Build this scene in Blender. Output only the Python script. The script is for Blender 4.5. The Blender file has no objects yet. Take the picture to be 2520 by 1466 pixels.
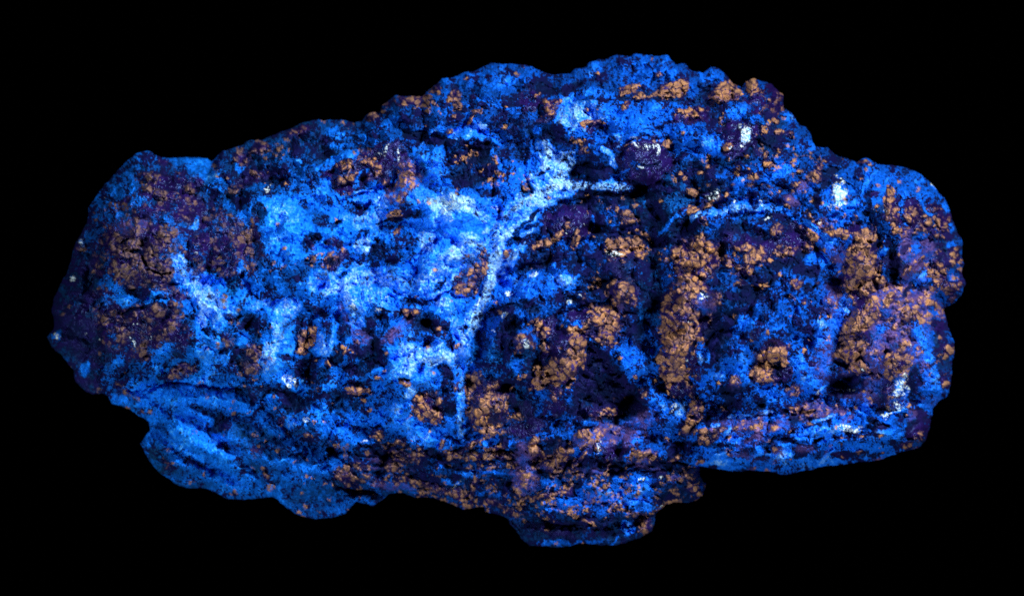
import bpy, math, random
import numpy as np
from mathutils import Vector

# ------------------------------------------------------------------ camera, world, lamps, exposure
S = 0.0001                       # one drawing unit in metres: the rock is about 22 cm long
CX, CY = 1260.0, 733.0           # picture centre in drawing units
DIST = 1.2
scn = bpy.context.scene
col = scn.collection
random.seed(4)

cam_d = bpy.data.cameras.new("camera")
cam = bpy.data.objects.new("camera", cam_d)
col.objects.link(cam)
cam.location = (0, 0, DIST)          # looking straight down on the rock
cam.rotation_euler = (0, 0, 0)
cam_d.sensor_width = 36
cam_d.lens = 36 * DIST / (2520 * S)
cam_d.clip_start = 0.01
cam_d.clip_end = 50
cam_d.dof.use_dof = True
cam_d.dof.focus_distance = DIST - 0.030
cam_d.dof.aperture_fstop = 13
scn.camera = cam

w = bpy.data.worlds.new("World")
scn.world = w
w.use_nodes = True
w.node_tree.nodes["Background"].inputs[0].default_value = (0, 0, 0, 1)
w.node_tree.nodes["Background"].inputs[1].default_value = 0

def area(name, loc, aim, size, power, color):
    d = bpy.data.lights.new(name, 'AREA')
    d.shape = 'DISK'; d.size = size; d.energy = power; d.color = color
    o = bpy.data.objects.new(name, d)
    col.objects.link(o)
    o.location = loc
    o.rotation_euler = (Vector(aim) - Vector(loc)).to_track_quat('-Z', 'Y').to_euler()
area("lamp_key", (0.50, 0.48, 0.72), (0.02, 0, 0), 0.20, 16.0, (1.0, 0.98, 1.0))
area("lamp_side", (-0.60, 0.20, 0.85), (0.0, 0, 0), 0.26, 4.6, (0.94, 0.96, 1.0))
area("lamp_low", (0.05, -0.75, 0.72), (0.0, 0, 0), 0.30, 6.6, (0.94, 0.96, 1.0))

scn.view_settings.view_transform = 'Standard'
scn.view_settings.look = 'None'
scn.view_settings.exposure = 0.18
scn.view_settings.gamma = 1
scn.view_settings.use_curve_mapping = False
scn.cycles.max_bounces = 4
scn.cycles.use_denoising = False

# ------------------------------------------------------------------ noise
RS = np.random.RandomState(11)
PERM = np.concatenate([RS.permutation(4096)] * 2)
GA = RS.rand(4096) * 2 * np.pi
GX, GY = np.cos(GA).astype(np.float32), np.sin(GA).astype(np.float32)
HV = RS.rand(4096).astype(np.float32)
HV2 = RS.rand(4096).astype(np.float32)

def hsh(i, j, seed=0):
    return PERM[PERM[(i + seed * 131) & 4095] + (j & 4095)]

def perlin(x, y, seed=0):
    xi = np.floor(x).astype(np.int64); yi = np.floor(y).astype(np.int64)
    fx = (x - xi).astype(np.float32); fy = (y - yi).astype(np.float32)
    u = fx * fx * fx * (fx * (fx * 6 - 15) + 10); v = fy * fy * fy * (fy * (fy * 6 - 15) + 10)
    def g(a, b):
        h = hsh(xi + a, yi + b, seed)
        return GX[h] * (fx - a) + GY[h] * (fy - b)
    a = g(0, 0); b = g(1, 0); c = g(0, 1); d = g(1, 1)
    return (a + (b - a) * u + ((c + (d - c) * u) - (a + (b - a) * u)) * v) * 1.5

def fbm(x, y, s, o=4, seed=0, gain=0.5):
    t = 0; a = 1.0; n = 0
    for k in range(o):
        f = 2.03 ** k / s
        t = t + a * perlin(x * f + 17.3 * k, y * f - 9.1 * k, seed + k); n += a; a *= gain
    return t / n ** 0.75

def worley(x, y, s, seed=0):
    """distance to nearest and second nearest seed (in cells) and a random number for the nearest cell"""
    x = x / s; y = y / s
    xi = np.floor(x).astype(np.int64); yi = np.floor(y).astype(np.int64)
    f1 = np.full(x.shape, 9, np.float32); f2 = f1.copy(); idv = np.zeros(x.shape, np.float32)
    for a in (-1, 0, 1):
        for b in (-1, 0, 1):
            h = hsh(xi + a, yi + b, seed)
            dx = xi + a + HV[h] - x; dy = yi + b + HV2[h] - y
            d = np.sqrt(dx * dx + dy * dy).astype(np.float32)
            n = d < f1
            f2 = np.where(n, f1, np.minimum(f2, d)); idv = np.where(n, HV[(h * 7 + 13) & 4095], idv)
            f1 = np.where(n, d, f1)
    return f1, f2, idv

def sst(a, b, x):
    t = np.clip((x - a) / (b - a), 0, 1)
    return t * t * (3 - 2 * t)

# ------------------------------------------------------------------ outline of the rock
OUT = [(133,797),(128,759),(135,728),(168,662),(185,600),(214,549),(219,511),(249,466),(292,418),(314,394),(335,379),(364,370),
(386,384),(417,389),(462,387),(510,389),(520,398),(534,385),(548,372),(579,363),(610,346),(648,344),(686,327),(724,312),(751,300),
(790,295),(840,295),(871,300),(891,300),(898,285),(917,275),(937,275),(939,259),(971,236),(1002,236),(1037,238),(1060,217),
(1088,196),(1115,190),(1146,176),(1173,174),(1207,156),(1254,158),(1296,160),(1323,170),(1338,178),(1358,184),(1403,181),
(1417,170),(1440,167),(1454,152),(1472,145),(1489,148),(1519,134),(1552,140),(1560,132),(1611,137),(1642,136),(1662,158),
(1687,158),(1705,176),(1730,179),(1750,165),(1768,168),(1795,194),(1805,209),(1825,214),(1834,201),(1853,193),(1898,206),
(1914,224),(1928,234),(1928,265),(1955,285),(1969,308),(1985,314),(1996,334),(2005,361),(2036,364),(2063,387),(2085,389),
(2110,400),(2126,388),(2138,391),(2159,404),(2224,411),(2249,420),(2281,442),(2302,463),(2324,487),(2338,518),(2345,544),
(2355,569),(2370,595),(2367,632),(2372,649),(2366,673),(2376,698),(2366,727),(2345,747),(2323,760),(2331,789),(2337,816),
(2349,841),(2348,874),(2342,909),(2340,948),(2329,975),(2310,988),(2295,1002),(2294,1021),(2287,1052),(2279,1079),(2260,1102),
(2232,1109),(2194,1118),(2167,1131),(2105,1138),(2066,1143),(2027,1147),(1989,1156),(1950,1164),(1919,1167),(1888,1158),
(1834,1158),(1803,1157),(1754,1151),(1719,1147),(1724,1173),(1738,1190),(1729,1220),(1700,1236),(1655,1235),(1638,1240),
(1630,1252),(1615,1259),(1613,1279),(1603,1306),(1571,1324),(1517,1341),(1458,1338),(1423,1335),(1388,1346),(1359,1344),
(1304,1341),(1282,1326),(1270,1303),(1255,1288),(1251,1276),(1222,1264),(1194,1258),(1189,1248),(1166,1248),(1137,1253),
(1109,1236),(1066,1224),(1019,1222),(991,1212),(958,1215),(920,1247),(901,1238),(877,1234),(849,1264),(811,1273),(778,1276),
(740,1269),(704,1247),(673,1222),(654,1222),(619,1228),(576,1228),(542,1218),(511,1201),(449,1199),(426,1185),(395,1166),
(371,1139),(356,1110),(345,1090),(356,1073),(370,1058),(366,1038),(337,1019),(317,1007),(275,992),(267,978),(255,968),
(228,970),(205,959),(184,938),(181,909),(163,887),(145,868),(128,854),(115,829),(134,806)]

def rough_outline():
    P = np.array(OUT, float); Q = np.roll(P, -1, 0); out = []
    for p, q in zip(P, Q):
        n = max(1, int(np.hypot(*(q - p)) / 5))
        for k in range(n): out.append(p + (q - p) * k / n)
    R = np.array(out)
    T = np.roll(R, -1, 0) - np.roll(R, 1, 0); T /= np.hypot(T[:, 0], T[:, 1])[:, None]
    N = np.stack([T[:, 1], -T[:, 0]], 1)
    d = 3.6 * fbm(R[:, 0], R[:, 1], 26, 3, 71) + 1.6 * fbm(R[:, 0], R[:, 1], 8, 2, 75)
    return R + N * d[:, None]
RO = rough_outline()

def sdf_pts(x, y, poly):
    """signed distance (positive inside) to a closed outline"""
    A = poly; B = np.roll(poly, -1, 0)
    out = np.empty(x.shape[0])
    for s in range(0, x.shape[0], 6000):
        px = x[s:s + 6000, None]; py = y[s:s + 6000, None]
        ex = (B[:, 0] - A[:, 0])[None]; ey = (B[:, 1] - A[:, 1])[None]
        wx = px - A[None, :, 0]; wy = py - A[None, :, 1]
        t = np.clip((wx * ex + wy * ey) / (ex * ex + ey * ey), 0, 1)
        d = np.sqrt(((wx - ex * t) ** 2 + (wy - ey * t) ** 2).min(1))
        c = ((A[None, :, 1] > py) != (B[None, :, 1] > py)) & (wx < ex * wy / np.where(ey == 0, 1e-9, ey))
        out[s:s + 6000] = np.where(c.sum(1) % 2 == 1, d, -d)
    return out

STEP = 1.7
gx = np.arange(96, 2398, STEP); gy = np.arange(116, 1366, STEP)
NX, NY = len(gx), len(gy)
U, V = np.meshgrid(gx, gy)
# coarse signed distance, then exact near the edge
CS = 10
cgx = np.arange(80, 2420, CS); cgy = np.arange(100, 1390, CS)
cu, cv = np.meshgrid(cgx, cgy)
csd = sdf_pts(cu.ravel(), cv.ravel(), RO).reshape(cu.shape)
def bilin(A, x, y):
    fx = (x - cgx[0]) / CS; fy = (y - cgy[0]) / CS
    i = np.clip(np.floor(fx).astype(int), 0, len(cgx) - 2); j = np.clip(np.floor(fy).astype(int), 0, len(cgy) - 2)
    a = fx - i; b = fy - j
    return (A[j, i] * (1 - a) + A[j, i + 1] * a) * (1 - b) + (A[j + 1, i] * (1 - a) + A[j + 1, i + 1] * a) * b
SD = bilin(csd, U, V)
near = np.abs(SD) < 14
SD[near] = sdf_pts(U[near], V[near], RO)

# ------------------------------------------------------------------ painted minerals and relief, feature by feature
WU = U + 8 * fbm(U, V, 75, 4, 1, .55) + 5 * fbm(U, V, 27, 2, 3) + 2.6 * fbm(U, V, 12, 2, 5)
WV = V + 8 * fbm(U, V, 75, 4, 8, .55) + 5 * fbm(U, V, 27, 2, 10) + 2.6 * fbm(U, V, 12, 2, 12)
EDGE = fbm(U, V, 30, 5, 21, 0.68)

CH = {k: np.full(U.shape, v, np.float32) for k, v in dict(cov=.60, tone=.44, pur=0, tan=0, lav=0, teal=0, spk=.02, brown=0,
      rough=1.0, wht=0, fine=1.0, dim=0).items()}
H = np.zeros(U.shape, np.float32)
LAB = np.zeros(U.shape, np.int16)
PARTS = []                       # (name, label or None)

KIND = {
 'blue':  dict(cov=.80, tone=.46, pur=0, tan=0, lav=0, teal=0),
 'deep':  dict(cov=.62, tone=.22, pur=0, tan=0, lav=0),
 'bright':dict(cov=.88, tone=.68, pur=0, tan=0, lav=0, teal=0),
 'pale':  dict(cov=.97, tone=.96, pur=0, tan=0, lav=0, teal=0, spk=.02),
 'dark':  dict(cov=.30, tone=.34, pur=0, tan=0, lav=0),
 'black': dict(cov=.07, tone=.25, pur=0, tan=0, lav=0, spk=.02),
 'pur':   dict(cov=.05, pur=1, tan=0, lav=0, rough=.45, spk=0),
 'navy':  dict(cov=.18, tone=.2, pur=.45, tan=0, lav=0, rough=.7),
 'tanc':  dict(cov=.05, pur=1, tan=.50, lav=0, rough=.6, spk=0),
 'tan':   dict(cov=.05, pur=1, tan=.92, lav=0, rough=.7, spk=0),
 'some':  dict(cov=.10, pur=.9, tan=.26, lav=0, rough=.6, spk=0),
 'brown': dict(brown=1, spk=.62, cov=.42, tone=.3),
 'specks':dict(spk=.55),
 'lav':   dict(lav=.9, pur=.2, cov=.4, tan=.08, rough=.45, spk=.2),
 'lavt':  dict(lav=.9, pur=.4, cov=.3, tan=.42, rough=.5, spk=.2),
 'teal':  dict(cov=.45, tone=.35, teal=.85, pur=0, tan=0),
 'smooth':dict(cov=.88, tone=.42, rough=.5, fine=.7, spk=.03, pur=0, tan=0),
 'glint': dict(wht=1),  # highlights painted into the colour as near-white flecks
}

def window(x0, x1, y0, y1):
    i0 = max(0, int((x0 - gx[0]) / STEP)); i1 = min(NX, int((x1 - gx[0]) / STEP) + 2)
    j0 = max(0, int((y0 - gy[0]) / STEP)); j1 = min(NY, int((y1 - gy[0]) / STEP) + 2)
    return (slice(j0, j1), slice(i0, i1))

def ell(cx, cy, rx, ry, ang=0):
    m = max(rx, ry) * 1.35 + 16
    s = window(cx - m, cx + m, cy - m, cy + m)
    a = math.radians(ang); dx = WU[s] - cx; dy = WV[s] - cy
    p = (dx * math.cos(a) + dy * math.sin(a)) / rx; q = (-dx * math.sin(a) + dy * math.cos(a)) / ry
    r = np.sqrt(p * p + q * q)
    return s, r + EDGE[s] * min(.62, 17.0 / min(rx, ry)), r

def line(pts, wd):
    xs = [p[0] for p in pts]; ys = [p[1] for p in pts]; m = wd * 1.4 + 14
    s = window(min(xs) - m, max(xs) + m, min(ys) - m, max(ys) + m)
    x = WU[s]; y = WV[s]; d = np.full(x.shape, 1e9)
    for a, b in zip(pts[:-1], pts[1:]):
        ex, ey = b[0] - a[0], b[1] - a[1]
        t = np.clip(((x - a[0]) * ex + (y - a[1]) * ey) / (ex * ex + ey * ey), 0, 1)
        d = np.minimum(d, np.hypot(x - a[0] - ex * t, y - a[1] - ey * t))
    r = d / wd
    return s, r + EDGE[s] * min(.4, 6.0 / wd), r

def poly(pts, soft=14):
    P = np.array(pts, float); m = soft + 14
    s = window(P[:, 0].min() - m, P[:, 0].max() + m, P[:, 1].min() - m, P[:, 1].max() + m)
    d = sdf_pts(WU[s].ravel(), WV[s].ravel(), P).reshape(WU[s].shape)
    r = 1 - d / soft
    return s, r + EDGE[s] * .5, r

def paint(sh, kind, amt=1.0, soft=.16, part=None, **over):
    s, r, rc = sh
    m = sst(1 + soft, 1 - soft, r) * amt
    kv = dict(KIND[kind]); kv.update(over)
    for k, v in kv.items():
        CH[k][s] = CH[k][s] * (1 - m) + v * m
    if part:
        PARTS.append(part)
        LAB[s] = np.where(r < 1.0, len(PARTS), LAB[s])

def dome(sh, h, p=1.0):
    s, r, rc = sh
    H[s] += h * np.clip(1 - rc * rc, 0, 1) ** p

def plateau(sh, h, soft=.2):
    s, r, rc = sh
    H[s] += h * sst(1 + soft, 1 - soft, r)

E, L, P = ell, line, poly
TC, PC, LC, VN = 'tan_crust', 'purple_mineral_patch', 'lavender_crust', 'pale_vein'

# --- large relief -------------------------------------------------
plateau(P([(250,560),(250,960),(100,1000),(100,560)], 40), -70)
lob = P([(250,965),(400,935),(590,955),(660,1010),(735,1060),(800,1120),(830,1190),(960,1215),(930,1330),(300,1330),(300,1080)], 16)
plateau(lob, -85)
PARTS.append(('rock_lobe', 'smooth bright blue lobe at the lower left')); LAB[lob[0]] = np.where(lob[1] < 1, len(PARTS), LAB[lob[0]])
led = P([(1235,1262),(1300,1268),(1380,1288),(1470,1303),(1540,1275),(1600,1262),(1660,1262),(1640,1380),(1230,1380)], 12)
plateau(led, -70)
PARTS.append(('rock_ledge', 'dark navy underside ledge at the bottom')); LAB[led[0]] = np.where(led[1] < 1, len(PARTS), LAB[led[0]])
slab = P([(1690,1060),(1760,1035),(1900,1018),(2010,1040),(2150,1010),(2320,1000),(2310,1200),(1700,1200)], 12)
dome(L([(1760,1100),(1900,1095),(2150,1070)], 70), 85, .6)
for pts, wd in [([(340,1000),(480,1080),(640,1180)], 30), ([(420,980),(560,1060),(700,1190)], 26), ([(360,1090),(460,1160),(600,1210)], 28), ([(640,1090),(780,1190)], 46), ([(450,970),(620,1000)], 24)]:
    dome(L(pts, wd), 34, .8)
PARTS.append(('rock_slab', 'layered blue slab along the lower right')); LAB[slab[0]] = np.where(slab[1] < 1, len(PARTS), LAB[slab[0]])
bot = P([(800,1100),(1000,1090),(1200,1100),(1400,1130),(1600,1120),(1740,1150),(1760,1300),(1240,1300),(960,1240),(830,1200)], 30)
plateau(bot, -45)
plateau(P([(395,370),(540,370),(525,440),(500,470),(450,450),(410,410)], 9), -60)
plateau(P([(1410,120),(1800,120),(1800,245),(1640,235),(1500,225),(1410,215)], 22), -55)
plateau(P([(520,330),(900,250),(905,320),(760,400),(560,470)], 22), -35)
dome(E(700, 620, 270, 170, -14), 95); dome(E(1120, 560, 240, 170, -30), 90); dome(E(1480, 300, 230, 110, -5), 85)
dome(E(960, 860, 210, 200), 85); dome(E(1390, 820, 200, 250), 85); dome(E(1850, 790, 220, 260), 130, .8)
dome(E(560, 830, 190, 130, 20), 70); dome(E(1000, 340, 230, 90, -18), 60)
dome(E(2150, 560, 190, 150), 85); dome(E(370, 620, 150, 170), 120, .8); dome(E(400, 810, 170, 110), 70); dome(E(1820, 360, 170, 120), 75)
dome(E(2200, 860, 120, 180), 80); dome(E(1240, 880, 90, 160), 30); dome(E(1165, 400, 120, 80), 40)
dome(E(160, 780, 70, 180, 10), 60)
dome(L([(1585,470),(1618,540),(1598,620),(1612,700),(1585,790)], 34), -48, 1.4)
dome(L([(1250,640),(1205,780),(1160,900),(1140,1070)], 26), -34, 1.2)
dome(L([(1500,1050),(1640,1090),(1740,1110)], 22), -30)

# --- broad tones --------------------------------------------------
paint(P([(250,540),(255,980),(90,1000),(90,540)], 30), 'navy', cov=.30, pur=.35, spk=.05, brown=.7)
paint(E(220, 860, 60, 90), 'navy', pur=.3, cov=.14)
paint(E(300, 480, 90, 90, 45), 'blue', cov=.50, tone=.45)
paint(P([(395,370),(540,370),(530,440),(510,480),(450,450),(410,410)], 9), 'smooth', tone=.36, fine=.8)
paint(E(440, 480, 110, 60, 15), 'pur', cov=.22)
paint(L([(560,400),(640,360),(700,345)], 38), 'brown', spk=.7)
paint(E(640, 420, 90, 40), 'dark', spk=.2); paint(E(760, 380, 90, 60), 'dark', cov=.42, tone=.25)
paint(E(800, 310, 90, 18), 'deep', spk=.3)
paint(E(600, 500, 130, 40, 10), 'dark', cov=.40)
paint(E(730, 560, 150, 80, 10), 'bright', tone=.52, cov=.96, spk=.02, rough=.8)
paint(E(705, 525, 45, 30), 'bright', tone=.68, cov=1)
paint(E(820, 640, 120, 50, 20), 'blue', tone=.5, cov=.8)
paint(E(700, 680, 70, 30, 10), 'blue', cov=.62, spk=.35)
paint(L([(445,655),(500,720),(560,770),(545,860),(480,920),(420,930)], 34), 'bright', cov=.82, tone=.72, spk=.08)
paint(L([(270,700),(330,745),(400,735)], 28), 'bright', cov=.70, tone=.60)
paint(E(360, 760, 70, 14), 'black')
paint(E(600, 720, 90, 35, 25), 'blue', cov=.8, tone=.55)
paint(E(380, 905, 120, 40, -5), 'blue', cov=.62, tone=.42)
paint(E(450, 905, 60, 30), 'blue', cov=.6, tone=.5, spk=.2, teal=.3)
paint(lob, 'smooth', tone=.42, cov=.76, rough=.7)
for pts, wd, t in [([(330,985),(450,960),(590,990)], 26, .55), ([(420,1010),(520,1090),(600,1150)], 20, .5), ([(480,1040),(560,1100)], 14, .62),
                   ([(560,1170),(680,1200)], 30, .42)]:
    paint(L(pts, wd), 'smooth', .8, .5, tone=t)
for a in [(530,1040,34,22),(650,1120,90,50),(760,1210,80,45),(430,1140,60,35),(600,1060,50,14),(470,1190,60,12),(700,1060,60,30),(330,1010,60,14)]:
    paint(E(*a), 'deep', .75, .5, tone=.12, cov=.75, spk=.18, teal=.25)
paint(E(535, 1042, 28, 20), 'black', cov=.2)
paint(E(400, 1130, 24, 40, -30), 'deep', tone=.1, cov=.5, spk=.25, teal=.4)
paint(L([(350,1065),(375,1060),(400,1100)], 10), 'blue', tone=.42)
# centre left
paint(E(960, 900, 230, 190), 'blue', cov=.66, tone=.52)
paint(E(960, 1030, 170, 60), 'blue', cov=.74, tone=.50, spk=.12)
paint(E(870, 1000, 60, 30), 'dark'); paint(E(700, 980, 70, 26, 12), 'dark', cov=.34, tone=.2)
paint(L([(780,690),(900,670),(1000,690)], 26), 'bright', cov=.85, tone=.78)
paint(L([(850,700),(870,760),(895,800)], 24), 'pale', cov=.8, tone=.85)
paint(E(960, 720, 90, 60), 'bright', cov=.7, tone=.62)
paint(E(910, 800, 32, 24), 'dark', cov=.36)
paint(L([(850,730),(880,815),(960,835),(1030,800)], 9), 'lav', .6)
paint(E(1080, 850, 95, 80), 'bright', cov=.70, tone=.70)
paint(E(1040, 870, 60, 50), 'bright', cov=.72, tone=.82)
paint(E(1050, 790, 55, 24, 10), 'black', cov=.22); paint(E(930, 620, 42, 38), 'black', cov=.26)
paint(L([(905,585),(880,640)], 20), 'bright', cov=.7, tone=.75)
paint(E(920, 880, 50, 22, 20), 'black', cov=.25); paint(E(1090, 960, 30, 50), 'dark', cov=.3)
paint(L([(640,900),(720,920),(760,960)], 26), 'bright', tone=.6)
# pale plate on the left
paint(E(660, 757, 62, 20, -12), 'bright', cov=1, tone=.74, rough=.5, spk=.02)
pl = E(690, 830, 46, 100, 14)
paint(pl, 'bright', cov=1, tone=.70, rough=.5, spk=.02, part=('pale_blue_plate', 'tall smooth pale blue plate left of centre')); dome(pl, 26, .5)
paint(L([(690,780),(665,880)], 18), 'pale', .7, .6, tone=.82, rough=.5)
paint(E(605, 850, 36, 70, 8), 'black', cov=.2, spk=.35, brown=.6); dome(E(610, 850, 34, 70, 8), -26)
rc = random.Random(21)
for k in range(300):
    x = rc.uniform(150, 2330); y = rc.uniform(180, 1140)
    j_ = int((y - gy[0]) / STEP); i_ = int((x - gx[0]) / STEP)
    if SD[j_, i_] < 15: continue
    right = x / 2300; low = y > 1080
    kd = rc.choices(['black', 'dark', 'bright', 'pale', 'deep', 'tanc', 'pur', 'blue', 'lav', 'teal'],
                    [12, 8, 12, 7 if 850 < x < 1500 else 2, 8, 5 + 4 * right, 5, 8, 3 * right, 2])[0]
    if x < 1000 and y > 960 and kd in ('tanc', 'pale', 'pur'): kd = 'deep'
    big_ = 1.0 if kd not in ('pale', 'tanc', 'lav') else .6
    rx, ry = rc.uniform(9, 34) * big_, rc.uniform(6, 17) * big_
    an = rc.uniform(-85, 50)
    a = E(x, y, rx, ry, an); paint(a, kd, .9, .35)
    dome(a, {'black': -20, 'dark': -12, 'teal': -8, 'deep': -4}.get(kd, rc.uniform(5, 13)), .8)
# centre pale structure
paint(E(1090, 560, 200, 110, 15), 'bright', cov=.80, tone=.60)
paint(E(1230, 480, 110, 70, -40), 'blue', cov=.70, tone=.52)
paint(L([(1340,470),(1250,560),(1150,640),(1060,700)], 36), 'bright', cov=.98, tone=.80)
paint(L([(1330,440),(1280,500),(1200,560)], 16), 'pale', .8, cov=.9, tone=.85)
hub = L([(1340,350),(1350,400),(1390,400),(1360,450),(1310,490)], 22)
paint(hub, 'pale', cov=.84, tone=.92, part=(VN, 'pale hub where the light veins meet at the top centre')); dome(hub, 14)
v1 = L([(1310,490),(1262,560),(1218,640),(1205,700),(1172,790),(1150,860)], 16)
paint(v1, 'pale', cov=.9, tone=.92, part=(VN, 'pale vein running down from the hub')); dome(v1, 12, .6)
v1b = L([(1160,840),(1146,900),(1130,1000),(1138,1080)], 10)
paint(v1b, 'bright', tone=.7, part=(VN, 'thin blue lower end of the long vein')); dome(v1b, 12)
paint(L([(1290,610),(1240,670),(1210,720)], 8), 'pale'); dome(L([(1290,610),(1240,670)], 8), 8)
v2 = L([(1400,455),(1470,462),(1540,465)], 15)
paint(v2, 'pale', cov=.86, tone=.88, part=(VN, 'pale vein running right from the hub')); dome(v2, 10)
paint(L([(1300,520),(1200,580),(1120,640)], 13), 'bright', cov=.95, tone=.82)
paint(L([(1345,545),(1300,590),(1265,620)], 12), 'bright', cov=.95, tone=.7)
paint(L([(1320,520),(1270,575)], 6), 'black')
pk = E(1125, 515, 55, 34, 10)
paint(E(1150, 555, 70, 55), 'blue', cov=1, tone=.55, rough=.4, spk=0); paint(pk, 'pale', cov=.95, tone=1.0, part=('pale_peak', 'whitish peak of pale crust left of centre'))
dome(E(1150, 540, 80, 60), 34)
paint(E(1185, 530, 12, 26, -40), 'bright', tone=.85)
for a in [(1060,590,26,22),(1165,600,22,16),(1170,330,34,14),(1130,330,30,18),(1180,310,24,16),(980,520,26,12),(900,490,34,14),(905,540,60,24)]:
    paint(E(*a), 'bright', .9, cov=.9, tone=.84)
# top
paint(E(1560, 190, 170, 48), 'blue', cov=.70, tone=.34, rough=.9)
for a in [(1500,165,40,12,-10),(1600,200,50,10,8),(1680,185,24,14,0),(1560,160,20,10,0),(1740,200,30,14,30)]: paint(E(*a), 'deep', .8, .4)
paint(E(1240, 210, 110, 42), 'blue', cov=.68, tone=.36, rough=.9)
for a in [(1200,180,30,10,0),(1270,205,34,10,10),(1230,230,30,12,0)]: paint(E(*a), 'deep', .8, .4)
paint(E(1210, 195, 60, 20), 'bright', .7, tone=.55, cov=.9)
paint(L([(950,262),(1000,245),(1060,255)], 20), 'brown', spk=.6); paint(E(915, 290, 22, 12), 'brown', spk=.7)
paint(E(980, 320, 90, 40), 'blue', cov=.62, tone=.4)
paint(E(1070, 215, 20, 18), 'brown', spk=.7); paint(L([(1120,215),(1125,270)], 10), 'brown', spk=.5, cov=.2)
paint(E(1330, 220, 34, 24), 'black', cov=.2); paint(E(1290, 245, 40, 34), 'dark', cov=.3)
paint(L([(1000,330),(1110,355)], 12), 'black'); paint(E(1060, 290, 90, 22, 10), 'dark', cov=.4)
paint(E(1600, 290, 130, 50), 'blue', cov=.82, tone=.50); paint(E(1420, 275, 60, 42), 'bright', cov=.86, tone=.72)
paint(E(1405, 283, 30, 24), 'pale', .8, tone=.85); paint(E(1460, 235, 100, 10, 5), 'dark', cov=.28, tone=.2)
paint(E(1240, 300, 90, 30, 20), 'dark', cov=.42); paint(E(1180, 345, 60, 18, 20), 'blue', tone=.6, cov=.8)
paint(E(1165, 400, 70, 62, 10), 'black', cov=.28, spk=.22); dome(E(1165, 400, 66, 56), -32)
paint(E(1480, 405, 90, 24, -14), 'black', cov=.3); dome(E(1480, 408, 80, 20), -20)
paint(E(1540, 340, 70, 30, 60), 'blue', tone=.52); paint(E(1700, 400, 90, 60), 'blue', tone=.42, cov=.78)
paint(E(1745, 350, 22, 16), 'bright', tone=.8, cov=1); dome(E(1745, 350, 24, 18), 10)
paint(E(1340, 330, 60, 24, 20), 'deep', cov=.6)
paint(E(1640, 240, 100, 14, 8), 'deep')
paint(E(1900, 340, 50, 60, 20), 'dark', cov=.5, teal=.4, spk=.35); paint(E(1960, 320, 30, 36, 40), 'blue', tone=.38, spk=.2)
paint(E(1740, 440, 180, 50, 6), 'teal', teal=.4, cov=.5, spk=.2)
paint(L([(1640,430),(1700,450),(1800,430)], 24), 'dark', cov=.36, spk=.28)
paint(E(1900, 430, 150, 50, 8), 'blue', cov=.58, tone=.42, spk=.34)
paint(E(2020, 385, 70, 18, 8), 'brown', spk=.5, cov=.5)
paint(P([(1600,400),(1720,470),(1700,560),(1660,620),(1610,580),(1540,500)], 20), 'teal', cov=.55, tone=.42)
# centre right
paint(E(1430, 640, 170, 110), 'dark', cov=.42, tone=.42)
paint(E(1500, 530, 110, 70, 30), 'black', cov=.14, spk=.42, brown=.2)
paint(E(1330, 720, 120, 70), 'blue', cov=.52, tone=.44, teal=.15)
paint(E(1260, 900, 80, 70), 'dark', cov=.34, tone=.4, teal=.5)
paint(E(1390, 680, 40, 24, -40), 'bright', cov=.85, tone=.6)
paint(E(1560, 870, 60, 110, -14), 'blue', cov=.56, tone=.44)
paint(L([(1605,480),(1612,560),(1604,640)], 14), 'black'); paint(L([(1600,640),(1604,760)], 26), 'teal', cov=.34, teal=.9)
paint(E(1680, 565, 55, 28, -20), 'teal', cov=.26, teal=.9); paint(L([(1640,560),(1690,530),(1740,550),(1700,600)], 9), 'teal', cov=.8, teal=.6)
paint(E(1840, 650, 220, 90), 'dark', cov=.40, tone=.42, spk=.2)
paint(E(1900, 560, 90, 28), 'dark', cov=.45, tone=.4); paint(E(1850, 600, 70, 30), 'pur', .9, cov=.2)
paint(E(1880, 800, 170, 150), 'blue', cov=.60, tone=.46, spk=.08)
paint(E(1820, 700, 60, 80), 'dark', cov=.42); paint(E(1960, 900, 90, 90), 'blue', cov=.66, tone=.52)
paint(L([(1760,740),(1750,900),(1780,990)], 18), 'black', cov=.28); paint(E(1730, 960, 60, 60), 'blue', cov=.6, tone=.55)
paint(E(2080, 480, 130, 50, 10), 'blue', cov=.72, tone=.46, spk=.12); paint(E(2170, 440, 90, 28, 14), 'blue', cov=.84, tone=.46, spk=.06)
paint(E(2230, 470, 80, 40, 35), 'blue', cov=.85, tone=.42); paint(E(2120, 520, 70, 20), 'deep', cov=.6)
paint(E(2300, 560, 60, 60), 'navy', cov=.4, spk=.2); paint(E(2340, 660, 36, 70), 'navy', cov=.42, spk=.45, brown=.5)
paint(E(2250, 600, 60, 30), 'dark', cov=.4, spk=.3)
paint(L([(2010,560),(2060,610),(2080,700),(2060,780)], 26), 'bright', .85, cov=.8, tone=.55, lav=.35)
paint(E(2050, 780, 55, 70, 10), 'bright', cov=.88, tone=.62, lav=.2); paint(E(1990, 740, 40, 60), 'blue', cov=.55)
paint(E(2150, 900, 150, 90), 'lav', .8, lav=.6, cov=.6, spk=.12)
paint(L([(2250,800),(2290,870),(2300,950),(2290,990)], 26), 'bright', cov=.9, tone=.5, lav=.2); dome(L([(2250,800),(2290,870),(2290,980)], 26), 24)
paint(E(2320, 870, 26, 80), 'navy', cov=.5, spk=.2); paint(E(2280, 760, 40, 60), 'lav', .7, cov=.5)
paint(E(2250, 930, 20, 50, 10), 'black', cov=.2)
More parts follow.
